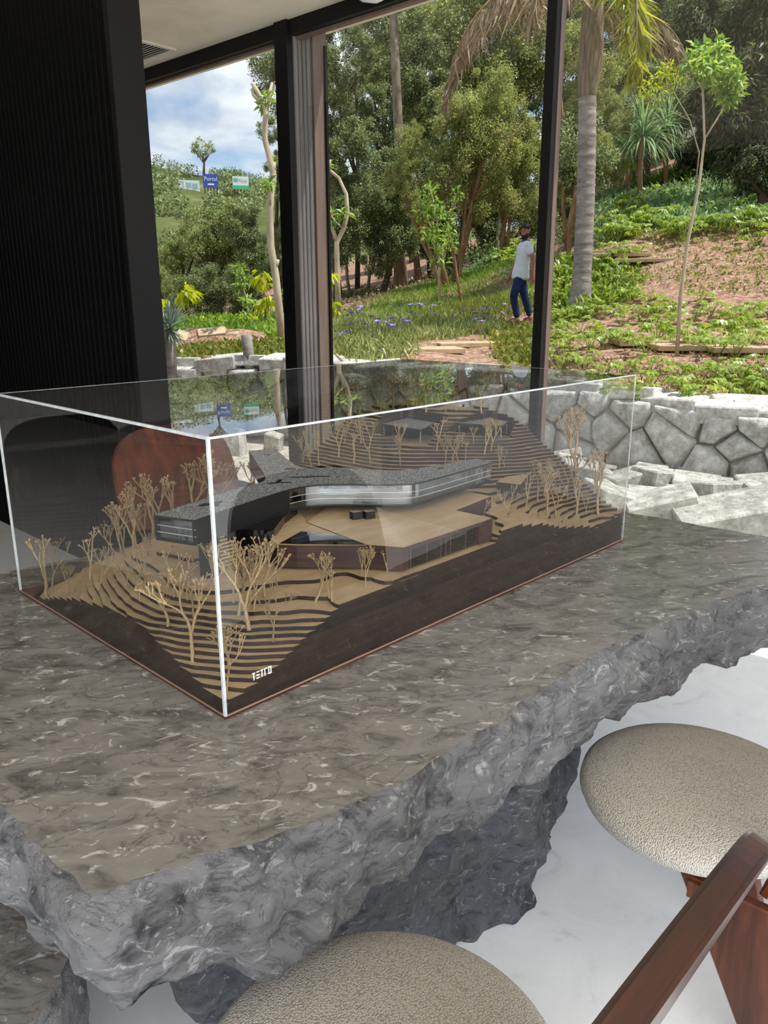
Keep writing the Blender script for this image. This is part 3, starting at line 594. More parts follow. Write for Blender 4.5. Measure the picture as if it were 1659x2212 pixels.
hp = [(0, 0, .030), (.07, 0, .048), (.10, 0, .055), (.155, 0, .084), (.21, 0, .106), (.258, 0, .129), (.34, 0, .133), (.42, 0, .136), (.57, 0, .138), (.75, 0, .139), (.775, .0, .163), (.84, 0, .163), (.985, 0, .131), (1.1, 0, .105), (1.217, 0, .079), (1.354, 0, .090),
      (0, .08, .044), (0, .143, .053), (0, .211, .074), (0, .259, .094), (0, .346, .092), (0, .423, .086), (0, .507, .074), (0, .607, .053), (0, .72, .020), (0, .80, .002), (0, MW, .0),
      (.03, .03, .046), (.06, .06, .068), (.1, .08, .096), (.13, .10, .118), (.18, .06, .118), (.06, .14, .095), (.035, .2, .098), (.05, .26, .122), (.075, .21, .124), (.10, .165, .124), (.15, .125, .124), (.22, .08, .124), (.3, .055, .127),
      (.11, .21, .134), (.16, .175, .134), (.22, .14, .134), (.3, .11, .135), (.40, .05, .136), (.085, .3, .134), (.09, .38, .133), (.12, .45, .135), (.2, .3, .136), (.3, .2, .137), (.06, .43, .118), (.04, .36, .116),
      (.14, .53, .142), (.2, .5, .144), (.27, .5, .146), (.22, .62, .128), (.35, .6, .138), (.15, .68, .085), (.1, .6, .1), (.07, .7, .055), (.05, .78, .02),
      (.09, MW, .0), (.216, MW, .042), (.31, MW, .052), (.45, MW, .08), (.6, MW, .11), (.75, MW, .13), (.845, MW, .16), (.875, MW, .204), (.992, MW, .254), (1.074, MW, .309), (1.12, MW, .33), (1.25, MW, .342), (1.36, MW, .342),
      (.4, .35, .14), (.6, .3, .14), (.8, .2, .14), (.5, .5, .142), (.65, .65, .142), (.8, .65, .15), (.83, .5, .155), (.78, .4, .15), (.86, .62, .18),
      (.85, .05, .165), (.9, .12, .163), (.96, .06, .148), (1.03, .1, .135), (1.1, .06, .118), (1.0, .2, .165), (1.15, .12, .128), (1.22, .06, .10), (1.28, .04, .092),
      (1.36, .068, .119), (1.36, .131, .157), (1.36, .197, .203), (1.36, .247, .239), (1.36, .281, .256), (1.36, .333, .293), (1.36, .386, .318), (1.36, .45, .334), (1.36, .6, .342),
      (1.25, .12, .137), (1.2, .2, .172), (1.1, .25, .178), (1.05, .3, .182), (1.25, .25, .222), (1.15, .33, .232), (1.25, .33, .272), (.91, .36, .165), (.98, .43, .208), (.93, .55, .215), (1.05, .5, .254), (1.12, .56, .286), (1.02, .65, .285), (1.2, .52, .318), (1.1, .65, .322), (1.14, .68, .335), (1.31, .42, .332), (1.32, .63, .342), (1.2, .8, .342)]
_HM = RBF([(a, b) for a, b, c in hp], [c for a, b, c in hp])
def inpoly(x, y, poly):
    c = False; n = len(poly)
    for i in range(n):
        (x1, y1), (x2, y2) = poly[i], poly[(i+1) % n]
        if (y1 > y) != (y2 > y) and x < (x2-x1)*(y-y1)/(y2-y1)+x1: c = not c
    return c
TERR = [(.292, .222), (.316, .188), (.416, .082), (.455, .016), (.75, .016), (.75, .12), (.92, .14), (.92, .30), (.70, .44), (.56, .52), (.38, .46)]     # raised terrace / lower wing
PADA = [(1.02, .68), (1.06, .49), (1.23, .55), (1.22, .73)]; PADB = [(1.17, .49), (1.25, .33), (1.36, .38), (1.345, .49)]
def hmod(u, v):
    h = float(_HM([(u, v)])[0]); h += (mnoise.noise((u*9, v*9, 2))*.006+mnoise.noise((u*22, v*22, 5))*.003)*min(1, h/.05)
    return h
NU, NV = 118, 74
US = np.linspace(0, ML, NU); VS = np.linspace(0, MW, NV)
HG = _HM(np.array([(u, v) for v in VS for u in US])).reshape(NV, NU)
for j, v in enumerate(VS):
    for i, u in enumerate(US):
        h = HG[j, i]; h += (mnoise.noise((u*9, v*9, 2))*.007+mnoise.noise((u*24, v*24, 5))*.0035)*min(1, max(0, h)/.05)*(.25 if .112 < h < .15 and u < .8 else 1)
        if inpoly(u, v, TERR): h = min(h, .1395)
        if inpoly(u, v, PADA): h = min(h, .2625)
        if inpoly(u, v, PADB): h = min(h, .2705)
        HG[j, i] = h
LT = .008
def hq(u, v):                              # height of the stepped surface
    i = min(NU-1, max(0, u/ML*(NU-1))); j = min(NV-1, max(0, v/MW*(NV-1))); i0, j0 = int(min(i, NU-2)), int(min(j, NV-2)); a, b = i-i0, j-j0
    h = HG[j0, i0]*(1-a)*(1-b)+HG[j0, i0+1]*a*(1-b)+HG[j0+1, i0]*(1-a)*b+HG[j0+1, i0+1]*a*b
    return .008+LT*max(0, math.floor((h-.008)/LT)) if h > .008 else .008
def layer(k):
    lv = .008+LT*k-1e-5; z1 = .008+LT*k; z0 = z1-LT; V = {}; VL = []; F = []; MI = []
    def vid(key, x, y, z):
        kk = (key, z)
        if kk not in V: V[kk] = len(VL); VL.append((x, y, z))
        return V[kk]
    D = HG-lv
    for j in range(NV-1):
        for i in range(NU-1):
            c = [(i, j), (i+1, j), (i+1, j+1), (i, j+1)]; d = [D[b, a] for a, b in c]
            if max(d) < 0: continue
            edge_cell = i == 0 or j == 0 or i == NU-2 or j == NV-2
            if min(d) > LT*2.2 and not edge_cell: continue
            poly = []
            for q in range(4):
                (a, b), (a2, b2) = c[q], c[(q+1) % 4]; d0, d1 = d[q], d[(q+1) % 4]
                if d0 >= 0: poly.append((('g', a, b), US[a], VS[b]))
                if (d0 >= 0) != (d1 >= 0):
                    t = d0/(d0-d1); t = min(.98, max(.02, t)); key = ('e',)+tuple(sorted(((a, b), (a2, b2)))); poly.append((key, US[a]+(US[a2]-US[a])*t, VS[b]+(VS[b2]-VS[b])*t))
            if len(poly) < 3: continue
            if min(d) < LT*2.2: F.append([vid(p[0], p[1], p[2], z1) for p in poly]); MI.append(0)
            for q in range(len(poly)):
                p, r = poly[q], poly[(q+1) % len(poly)]; side = p[0][0] == 'e' and r[0][0] == 'e'
                onb = (abs(p[1]-r[1]) < 1e-9 and (p[1] < 1e-9 or p[1] > ML-1e-9)) or (abs(p[2]-r[2]) < 1e-9 and (p[2] < 1e-9 or p[2] > MW-1e-9))
                if side or onb: F.append([vid(p[0], p[1], p[2], z0), vid(r[0], r[1], r[2], z0), vid(r[0], r[1], r[2], z1), vid(p[0], p[1], p[2], z1)]); MI.append(1)
    if not F: return
    me = bpy.data.meshes.new('terrain_layer'); me.from_pydata(VL, [], F); me.materials.append(M['mdf_top']); me.materials.append(M['mdf_edge']); me.polygons.foreach_set('material_index', MI); me.update()
    link('terrain_layer', me, MODEL)
for k in range(0, 44): layer(k)
# lower wing and raised terrace
WOODT = [M['mdf_edge'], M['mdf_top']]
M['redwood'] = wood_mat('dark_red_wood', rgb(34, 19, 15), rgb(52, 29, 22), rgb(72, 42, 32), (2, 2, 50), 2, .35, objrand=.1)
ZT, ZP = .19, .141
tr = MB(); tr.prism([(u, v, ZP) for u, v in TERR[:3]]+[(.452, .028, ZP), (.44, .30, ZP), (.56, .5, ZP), (.38, .46, ZP)], (0, 0, ZT-ZP), 0, 1); terrace = tr.build('terrace', [M['redwood'], M['mdf_top']], MODEL)
wing = MB(); wing.prism([(.44, .05, ZP), (.75, .05, ZP), (.75, .12, ZP), (.92, .14, ZP), (.92, .30, ZP), (.70, .44, ZP), (.56, .5, ZP), (.44, .3, ZP)], (0, 0, ZT-ZP-.006), 0, 1); wing = wing.build('lower_wing', [M['redwood'], M['mdf_top']], MODEL)
o = MB(); o.prism([(.416, .082, ZT-.006), (.455, .014, ZT-.006), (.755, .014, ZT-.006), (.752, .12, ZT-.006), (.92, .14, ZT-.006), (.92, .30, ZT-.006), (.70, .44, ZT-.006), (.44, .3, ZT-.006)], (0, 0, .0075), 0, 1); o.build('wing_roof', [M['redwood'], M['mdf_top']], wing)
M['smoke'] = glass_mat('smoked_acrylic', (.42, .35, .30, 1), 1.45)
o = MB(); o.cbox(.47, .70, .0165, .0185, ZP, ZT-.006); o.build('wing_glazing', M['smoke'], wing)
pm = MB(); pm.cbox(0, .003, 0, .033, 0, ZT-.006-ZP); pme = pm.mesh('partition', M['mdf_top'])
for u in (.478, .53, .575, .592, .608, .66, .70): link('partition', pme, wing, (u, .018, ZP))
o = MB(); o.cbox(.702, .752, .012, .05, ZP, ZT-.002); o.build('end_wall', M['redwood'], wing)
o = MB(); o.prism([(.452, .016, ZP), (.470, .016, ZP), (.466, .05, ZP), (.40, .11, ZP), (.414, .084, ZP)], (0, 0, ZT-ZP-.006)); o.build('end_wall', M['redwood'], wing)
M['pool'] = flat_mat('black_gloss', rgb(8, 8, 9), .05, .6)
o = MB(); o.prism([(.30, .222, ZT), (.322, .192, ZT), (.414, .09, ZT), (.466, .095, ZT), (.385, .255, ZT)], (0, 0, .0012)); o.build('pool', M['pool'], terrace)
# the black Y-shaped house
M['felt'] = noise_mat('speckled_roof', [(.38, rgb(44, 46, 49)), (.5, rgb(92, 95, 99)), (.62, rgb(190, 193, 196))], 230, 4, .55, .5, nrough=.8, bump=.3, bscale=160)
M['mblack'] = noise_mat('house_black', [(.3, rgb(14, 15, 17)), (.7, rgb(26, 28, 31))], 6, 4, .38, .4, (1, 1, 120))
ZR, ZB = .262, .209
house = empty('house', (0, 0, 0)); house.parent = MODEL
roof = [(.105, .377), (.138, .283), (.26, .312), (.36, .337), (.421, .347), (.455, .350), (.49, .345), (.521, .328), (.56, .288), (.62, .218), (.662, .182), (.70, .176), (.992, .192), (1.003, .253), (.80, .283), (.754, .297), (.71, .35), (.665, .456), (.630, .47), (.601, .50), (.612, .55), (.714, .757), (.649, .796), (.515, .56), (.48, .50), (.452, .462), (.416, .445), (.386, .450)]
def smooth_poly(P, it=2):
    for _ in range(it):
        Q = []
        for i in range(len(P)):
            a, b, c = P[i-1], P[i], P[(i+1) % len(P)]
            v1 = (b[0]-a[0], b[1]-a[1]); v2 = (c[0]-b[0], c[1]-b[1]); an = abs(math.atan2(v1[0]*v2[1]-v1[1]*v2[0], v1[0]*v2[0]+v1[1]*v2[1]))
            if an > 1.0: Q.append(b)
            else: Q += [(b[0]*.75+a[0]*.25, b[1]*.75+a[1]*.25), (b[0]*.75+c[0]*.25, b[1]*.75+c[1]*.25)]
        P = Q
    return P
rp = smooth_poly(roof, 2)
o = MB(); o.prism([(u, v, ZR-.004) for u, v in rp], (0, 0, .004), 0, 1); o.build('roof', [M['mblack'], M['felt']], house)
o = MB(); o.prism([(u, v, ZB) for u, v in rp], (0, 0, .004)); o.build('floor_slab', M['mblack'], house)
# outer walls follow the roof outline, except where it is glazed
def wallrun(cond, inset=.0025, th=.003):
    o = MB()
    for i in range(len(rp)):
        a, b = Vector((*rp[i], 0)), Vector((*rp[(i+1) % len(rp)], 0)); m_ = (a+b)/2
        if not cond(m_): continue
        d = (b-a).normalized(); nn = Vector((-d.y, d.x, 0)); o.box(a+nn*inset+Vector((0, 0, ZB+.004)), b-a, nn*th, (0, 0, ZR-ZB-.008))
    return o
is_front = lambda m_: m_.y < .352 and m_.x > .43 and m_.x < 1.0 and (m_.y < .25 or m_.x < .66)
is_end = lambda m_: m_.x < .13 and m_.y < .37
wallrun(lambda q: not is_front(q) and not is_end(q)).build('outer_wall', M['mblack'], house)
M['clear'] = glass_mat('clear_acrylic', (.86, .87, .87, 1), 1.9, .02)
wallrun(is_front, .003, .0025).build('front_glazing', M['clear'], house); wallrun(is_end, .005, .002).build('end_glazing', M['clear'], house)
for zz_ in (.3, .62):
    q = MB()
    for i in range(len(rp)):
        a, b = Vector((*rp[i], 0)), Vector((*rp[(i+1) % len(rp)], 0))
        if is_front((a+b)/2) or is_end((a+b)/2):
            d = (b-a).normalized(); nn = Vector((-d.y, d.x, 0)); q.box(a+nn*.001+Vector((0, 0, ZB+.004+(ZR-ZB-.008)*zz_)), b-a, nn*.004, (0, 0, .0005))
    tag(q.build('glazing_line', M['edge'], house), kind='stuff')
M['inner'] = noise_mat('mirror_lining', [(.3, rgb(120, 118, 116)), (.5, rgb(190, 188, 185)), (.7, rgb(225, 224, 222))], 14, 5, .12, .6, (1, 1, .25), metal=.75)
o = MB(); o.prism([(.50, .372, ZB+.004), (.57, .31, ZB+.004), (.63, .24, ZB+.004), (.68, .205, ZB+.004), (.985, .215, ZB+.004), (.985, .222, ZB+.004), (.69, .225, ZB+.004), (.58, .33, ZB+.004), (.52, .385, ZB+.004)], (0, 0, ZR-ZB-.008)); o.build('lining', M['inner'], house)
o = MB(); o.prism([(.15, .40, ZB+.004), (.175, .31, ZB+.004), (.18, .31, ZB+.004), (.155, .40, ZB+.004)], (0, 0, ZR-ZB-.008)); o.build('lining', M['inner'], house)
# openings cut in the roof, shown as recessed black shapes
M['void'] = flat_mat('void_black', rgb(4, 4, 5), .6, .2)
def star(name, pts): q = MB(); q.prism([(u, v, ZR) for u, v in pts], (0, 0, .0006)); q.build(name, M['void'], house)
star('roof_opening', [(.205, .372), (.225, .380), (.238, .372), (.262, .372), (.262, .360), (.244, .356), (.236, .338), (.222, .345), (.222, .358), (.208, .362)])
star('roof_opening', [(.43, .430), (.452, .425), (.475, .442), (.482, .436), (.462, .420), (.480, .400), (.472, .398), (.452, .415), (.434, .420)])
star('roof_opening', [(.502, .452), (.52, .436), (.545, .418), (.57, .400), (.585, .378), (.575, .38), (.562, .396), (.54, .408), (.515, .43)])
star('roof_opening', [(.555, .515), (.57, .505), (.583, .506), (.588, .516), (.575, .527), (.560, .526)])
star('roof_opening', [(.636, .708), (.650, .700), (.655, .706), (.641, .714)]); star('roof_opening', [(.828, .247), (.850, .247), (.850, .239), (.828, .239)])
# pillars and core
o = MB(); o.prism([(.150, .292, .128), (.172, .268, .128), (.186, .279, .128), (.164, .304, .128)], (0, 0, ZB-.128)); o.build('pillar', M['mblack'], house)
o = MB()
for u, v in ((.536, .24), (.56, .222)): o.prism([(u-.012, v-.004, ZT), (u+.010, v-.012, ZT), (u+.014, v+.004, ZT), (u-.008, v+.012, ZT)], (0, 0, ZB-ZT))
o.build('pillar', M['mblack'], house)
o = MB(); o.prism([(.235, .365, .137), (.262, .325, .137), (.297, .272, .137), (.318, .262, .137), (.345, .285, .137), (.40, .33, .137), (.475, .375, .137), (.50, .42, .137), (.46, .44, .137), (.40, .44, .137), (.30, .41, .137)], (0, 0, ZB-.137)); o.build('core_wall', M['pool'], house)
st = MB(); st.cbox(0, .07, 0, .006, 0, .0045); stm = st.mesh('stair_tread', M['mdf_top'])
for i in range(9): link('stair_tread', stm, house, (.205+i*.004, .305+i*.005, .140+i*.0062))
# two small pavilions on the hill
def pavilion(name, quad, zr, zb, posts):
    o = MB(); o.prism([(u, v, zr) for u, v in quad], (0, 0, .006), 0, 1); pv = o.build(name, [M['mblack'], M['felt']], MODEL)
    pp = MB(); pp.tube([(0, 0, zb), (0, 0, zr)], .0017, 6); pme = pp.mesh('post', M['inner'])
    for i in posts:
        c = (sum(p[0] for p in quad)/4, sum(p[1] for p in quad)/4); link('post', pme, pv, (quad[i][0]*.93+c[0]*.07, quad[i][1]*.93+c[1]*.07, 0))
    o = MB(); q2 = [(u*.62+c[0]*.38, v*.62+c[1]*.38, zb) for u, v in quad]; q2 = [(a+.02, b+.02, z) for a, b, z in q2]; o.prism(q2, (0, 0, zr-zb)); o.build('room', M['mblack'], pv)
pavilion('pavilion', [(1.07, .676), (1.068, .511), (1.204, .572), (1.211, .700)], .298, .2645, (0, 1, 2))
pavilion('pavilion', [(1.20, .482), (1.250, .350), (1.335, .388), (1.345, .468)], .306, .2725, (0, 1, 2))
o = MB(); o.prism([(1.03, .205, .178), (1.05, .14, .178), (1.18, .20, .178), (1.10, .225, .178)], (0, 0, .022), 0, 1); o.build('garden_terrace', WOODT, MODEL)
# twig trees
M['twig'] = noise_mat('dry_twig', [(.3, rgb(120, 100, 74)), (.55, rgb(156, 134, 102)), (.75, rgb(186, 166, 132))], 60, 5, .75, .2, bump=.3, bscale=200, objrand=.22)
def twig_tree(seed, splits=4):
    r = random.Random(seed); b = MB()
    def grow(p, d, ln, rad, depth):
        n = 3; pts = [p]; dd = Vector(d)
        for k in range(n):
            dd = (dd+Vector((r.gauss(0, .12), r.gauss(0, .12), .06))).normalized(); pts.append(pts[-1]+dd*ln/n)
        b.tube(pts, [rad*(1-.10*k) for k in range(n+1)], 5, cap=(depth == 0))
        if depth == 0:
            e = pts[-1]
            for q in range(2):
                t = (dd+Vector((r.gauss(0, .7), r.gauss(0, .7), r.gauss(.1, .4)))).normalized(); b.tube([e-dd*.01, e+t*.035, e+t*.05], [rad*.9, rad*1.15, rad*.5], 5)
            return
        m_ = 2 if r.random() < .72 else 3; a0 = r.uniform(0, 6.28)
        for q in range(m_):
            a = a0+q*2*math.pi/m_+r.uniform(-.5, .5); sp = r.uniform(.22, .46)
            side = (dd.orthogonal().normalized()); side = side*math.cos(a)+dd.cross(side)*math.sin(a)
            grow(pts[-1], (dd+side*sp+Vector((0, 0, .2))).normalized(), ln*r.uniform(.66, .92), rad*.76, depth-1)
    grow(Vector((0, 0, -.02)), Vector((r.gauss(0, .06), r.gauss(0, .06), 1)), r.uniform(.24, .36), .026, splits)
    zm = max(v[2] for v in b.v); b.v = [(x/zm, y/zm, z/zm) for x, y, z in b.v]
    return b.mesh('twig_tree', M['twig'], True)
TW = [twig_tree(60+i, 3 if i % 4 == 0 else 4) for i in range(11)]
def model_ray(px, py):                     # where a view ray meets the stepped terrain, in model coordinates
    d = ray(px, py); o_ = CAM-Vector((P0.x, P0.y, TZ))
    for t in np.linspace(.9, 3.6, 1400):
        p = o_+d*t; u, v = p.dot(AV), p.dot(BV)
        if 0 <= u <= ML and 0 <= v <= MW and p.z <= hq(u, v): return u, v, hq(u, v), t
    return None
TREES = [(101, 1290, 1152), (113, 1268, 1163), (147, 1288, 1217), (165, 1233, 1139), (196, 1253, 1141), (213, 1276, 1180), (227, 1205, 1122), (250, 1198, 1118), (270, 1203, 1108), (262, 1199, 1085), (276, 1276, 1209), (302, 1298, 1236), (315, 1276, 1168), (329, 1222, 1155), (318, 1200, 1090), (290, 1204, 1072),
         (376, 1288, 1182), (363, 1354, 1244), (416, 1429, 1212), (422, 1350, 1244), (460, 1250, 1166), (392, 1300, 1262), (405, 1298, 1232), (490, 1495, 1338), (480, 1462, 1347), (538, 1358, 1168), (505, 1303, 1215), (530, 1340, 1150), (572, 1292, 1178), (590, 1384, 1249), (548, 1318, 1185), (515, 1330, 1190),
         (680, 1302, 1188), (717, 1300, 1226), (711, 1298, 1214), (780, 1246, 1184), (790, 1270, 1178), (836, 1236, 1186), (1032, 1112, 1078), (1046, 1113, 1080), (1101, 1118, 1046), (1137, 1098, 1022), (1183, 1110, 1005), (1201, 1118, 1035), (1245, 1112, 1030), (1266, 1116, 1064), (1292, 1112, 976), (1160, 1085, 990), (1175, 1075, 1000), (1225, 1085, 1010), (1240, 1065, 985),
         (655, 998, 928), (690, 1008, 935), (672, 1010, 962), (731, 988, 912), (765, 1000, 935), (801, 1002, 905), (865, 1008, 942), (862, 968, 914), (944, 976, 905), (961, 1004, 940), (978, 1003, 945), (990, 998, 938), (1004, 996, 952), (1046, 985, 908), (1060, 975, 903), (1078, 1012, 962), (1090, 1010, 970), (1022, 960, 925), (745, 960, 905), (780, 962, 905),
         (735, 908, 842), (756, 905, 838), (776, 896, 822), (822, 889, 806), (850, 886, 816), (882, 884, 820), (920, 893, 822), (962, 897, 858), (985, 890, 830), (1040, 893, 802), (1075, 895, 868), (1100, 893, 812), (1136, 912, 838), (1168, 950, 880), (1222, 1000, 926), (1245, 1028, 886), (1258, 1030, 955), (1206, 985, 930), (900, 885, 815), (705, 935, 860), (690, 960, 900)]
def plant_twig(u, v, h, ht, k):
    t = link('model_tree', TW[k % len(TW)], MODEL, (u, v, h)); r = random.Random(k*7+3); w = ht*r.uniform(1.0, 1.35); t.scale = (w, w, ht); t.rotation_euler = (0, 0, r.uniform(0, 6.28))
for k, (px, py, pt) in enumerate(TREES):
    q = model_ray(px, py)
    if q is None: continue
    u, v, h, t = q; ht = (py-pt)*t/F_PX*1.03
    plant_twig(u, v, h, ht, k)
for k, (u, v, ht) in enumerate(((.24, .72, .15), (.28, .68, .17), (.34, .70, .16), (.40, .66, .19), (.42, .74, .17), (.47, .70, .17), (.53, .76, .15), (.66, .81, .12), (.70, .78, .14), (.31, .76, .15))):
    plant_twig(u, v, hq(u, v), ht, 200+k)

# ================================================================== acrylic cover
CASE = empty('acrylic_cover', (P0.x, P0.y, TZ), rzc); tag(CASE, 'large clear acrylic box cover standing over the site model', 'display case')
CH = .4775; th = .004; e = .002
def pan(x0, x1, y0, y1, z0, z1): q = MB(); q.cbox(x0, x1, y0, y1, z0, z1); q.build('panel', M['acrylic'], CASE)
zb = .0088
pan(-e, ML+e, -e-th, -e, zb, CH-th); pan(-e, ML+e, MW+e, MW+e+th, zb, CH-th); pan(-e-th, -e, -e-th, MW+e+th, zb, CH-th); pan(ML+e, ML+e+th, -e-th, MW+e+th, zb, CH-th); pan(-e-th, ML+e+th, -e-th, MW+e+th, CH-th, CH)
def strip(p, q, w, off=(0, 0, 0)):
    p, q = Vector(p), Vector(q); d = q-p; b = MB(); a = Vector((0, 0, 1)) if abs(d.z) < .1 else Vector((1, 0, 0)); c = d.normalized().cross(a); b.box(p-a*w/2-c*w/2, d, a*w, c*w); b.build('edge_strip', M['edge'], CASE)
x0, x1, y0, y1 = -e-th/2, ML+e+th/2, -e-th/2, MW+e+th/2
strip((x0-.0015, y0-.0015, zb), (x0-.0015, y0-.0015, CH), .005); strip((x1, y0, zb), (x1, y0, CH), .0022); strip((x0, y1, zb), (x0, y1, CH), .0045)
strip((x0, y0, CH-.001), (x1, y0, CH-.001), .0034); strip((x0, y0, CH-.001), (x0, y1, CH-.001), .0046); strip((x1, y0, CH-.001), (x1, y1, CH-.001), .0018); strip((x0, y1, CH-.001), (x1, y1, CH-.001), .002)
M['white'] = flat_mat('white_print', (.88, .88, .88, 1), .5)
lt = MB(); LX, LZ, LH, LS = .052, .052, .0135, .0086
def bar(a, b, c, d): lt.cbox(a, b, -e-th-.0006, -e-th-.0001, c, d)
w = .0018; g = .0065
def letter(i, ch):
    x = LX+i*LS; z = LZ-.0000*i
    if ch == 'T': bar(x, x+g, z+LH-w, z+LH); bar(x+g*.38, x+g*.38+w, z, z+LH-w)
    if ch == 'E':
        for t_ in (0, .43, .86): bar(x+.0004, x+g, z+LH*t_, z+LH*t_+w)
    if ch == 'R': bar(x, x+w, z, z+LH-w); bar(x, x+g, z+LH-w, z+LH)
    if ch == 'O': bar(x, x+w, z, z+LH); bar(x+g-w, x+g, z, z+LH); bar(x+w, x+g-w, z, z+w); bar(x+w, x+g-w, z+LH-w, z+LH)
for i, c_ in enumerate('TETRO'): letter(i, c_)
lt.build('lettering', M['white'], CASE)

# ================================================================== garden planting
LF = {
 'dark': leaf_mat('leaf_dark', rgb(74, 90, 58), rgb(114, 130, 82), rgb(184, 188, 142), .4),
 'olive': leaf_mat('leaf_olive', rgb(92, 106, 58), rgb(134, 146, 84), rgb(192, 196, 134), .4),
 'golden': leaf_mat('leaf_golden', rgb(108, 122, 62), rgb(148, 156, 90), rgb(194, 192, 136), .4),
 'mango': leaf_mat('leaf_mango', rgb(48, 62, 44), rgb(74, 88, 58), rgb(140, 138, 88), .3),
 'bright': leaf_mat('leaf_bright', rgb(94, 132, 54), rgb(134, 168, 74), rgb(184, 204, 112), .4),
 'lime': leaf_mat('leaf_lime', rgb(142, 160, 36), rgb(176, 190, 50), rgb(204, 208, 80), .45),
 'philo': leaf_mat('leaf_split', rgb(66, 94, 38), rgb(124, 150, 58), rgb(188, 202, 104), .35, .35),
 'cover': leaf_mat('leaf_cover', rgb(84, 104, 44), rgb(124, 134, 58), rgb(172, 168, 90), .35),
 'blue': leaf_mat('leaf_blue', rgb(96, 112, 102), rgb(126, 142, 128), rgb(160, 172, 156), .2),
 'grass': leaf_mat('leaf_grass', rgb(88, 124, 44), rgb(116, 150, 58), rgb(150, 176, 84), .4),
 'palm': leaf_mat('leaf_palm', rgb(120, 132, 40), rgb(160, 166, 60), rgb(196, 194, 96), .45),
 'dead': leaf_mat('leaf_dead', rgb(116, 100, 76), rgb(150, 132, 102), rgb(180, 162, 128), .25),
 'fern': leaf_mat('leaf_fern', rgb(84, 118, 74), rgb(124, 154, 104), rgb(178, 196, 150), .35),
}
M['bark'] = noise_mat('grey_bark', [(.3, rgb(96, 84, 70)), (.55, rgb(140, 126, 108)), (.75, rgb(176, 164, 146))], 7, 8, .9, .1, (1, 1, .35), bump=.5, bscale=30)
M['bark_dark'] = noise_mat('dark_bark', [(.3, rgb(58, 48, 40)), (.7, rgb(104, 90, 76))], 7, 8, .9, .1, (1, 1, .35), bump=.5, bscale=30)
M['bark_red'] = noise_mat('reddish_bark', [(.3, rgb(112, 84, 60)), (.7, rgb(168, 134, 100))], 7, 8, .85, .15, (1, 1, .35), bump=.3, bscale=30)
M['bark_pale'] = noise_mat('pale_bark', [(.3, rgb(164, 146, 120)), (.7, rgb(212, 198, 172))], 6, 8, .8, .15, (1, 1, .4), bump=.4, bscale=26)
CR = {}
for kd, n, Lf, rt, cl, cr_ in (('dark', 7500, .075, .5, 34, .27), ('olive', 7500, .072, .5, 36, .25), ('golden', 8000, .062, .55, 40, .24), ('mango', 4600, .20, .22, 26, .30), ('bright', 1500, .15, .42, 14, .26)):
    CR[kd] = [crown_mesh('crown_'+kd, LF[kd], n, Lf, rt, cl, cr_, seed=s*13+len(kd), upb=.9 if kd == 'mango' else .25, droop=.3 if kd == 'mango' else .12) for s in range(2 if kd != 'dark' else 3)]
def trunk_path(p, q, bend, n=7, r=RND):
    p, q = Vector(p), Vector(q); d = q-p; s = Vector((r.gauss(0, 1), r.gauss(0, 1), 0))*bend*d.length
    return [p.lerp(q, k/(n-1))+s*math.sin(math.pi*k/(n-1)) for k in range(n)]
def crown_lobe(kd, c, r, root, i, sq=1.0):
    o = link('crown', CR[kd][i % len(CR[kd])], root, c); o.scale = (r, r, r*sq); o.rotation_euler = (RND.uniform(-.3, .3), RND.uniform(-.3, .3), RND.uniform(0, 6.28)); return o
def forest_tree(name, px, py0, py1, wpx, Y, kd, lobes=4, tr=.10, bark='bark_dark', base=None, stems=1):
    k = Y/F_PX; c0 = at(px, (py0+py1)/2, Y); hh = (py1-py0)*k/2; rw_ = wpx*k/2
    gx = at(base[0], 600, Y).x if base else c0.x+RND.uniform(-.2, .2); g = Vector((gx, Y, gz(gx, Y)-.1)); root = empty(name, g)
    b = MB()
    for s in range(stems):
        top = c0-g+Vector((RND.uniform(-.35, .35)*rw_*(1 if stems > 1 else .4), RND.uniform(-.3, .3)*rw_, hh*RND.uniform(-.2, .5))); st = Vector((RND.uniform(-.12, .12)*(stems > 1), RND.uniform(-.1, .1)*(stems > 1), 0))
        p = trunk_path(st, top, .05, 7); b.tube(p, [tr*(1-.1*i) for i in range(7)], 6)
        for q in range(2): e = p[4]+Vector((RND.uniform(-.8, .8)*rw_, RND.uniform(-.5, .5)*rw_, hh*RND.uniform(.0, .6))); b.tube([p[3], p[3].lerp(e, .5)+Vector((0, 0, .1)), e], [tr*.55, tr*.4, tr*.2], 5)
    b.build('trunk', M[bark], root, True)
    r = min(rw_*.72, hh)
    for i in range(lobes):
        t = (i+.5)/lobes; z = (hh-r*.7)*(2*t-1) if hh > r else 0
        x = rw_*.42*math.sin(i*2.4+px) if lobes > 1 else 0
        crown_lobe(kd, c0-g+Vector((x, RND.uniform(-.3, .3)*rw_, z)), r*RND.uniform(.85, 1.1), root, i+int(px))
    return root
GRP = {}
def reg(key, o, cat, group=None): tag(o, cat=cat, group=group or key); GRP.setdefault(key, []).append(o); return o
for a in ((345, 555, 705, 120, 25, 'olive', 3), (395, 480, 690, 130, 28, 'olive', 4), (470, 428, 660, 160, 27, 'olive', 5), (545, 450, 670, 130, 26, 'dark', 4), (430, 570, 700, 130, 22, 'dark', 3), (520, 575, 700, 130, 22, 'dark', 3), (605, 455, 690, 110, 24, 'dark', 4)):
    reg('leftwood', forest_tree('leafy_tree', *a, base=(a[0], 0)), 'tree', 'trees seen through the left window')
reg('leftwood', forest_tree('leafy_tree', 604, 240, 470, 92, 26, 'dark', 3), 'tree', 'trees seen through the left window')
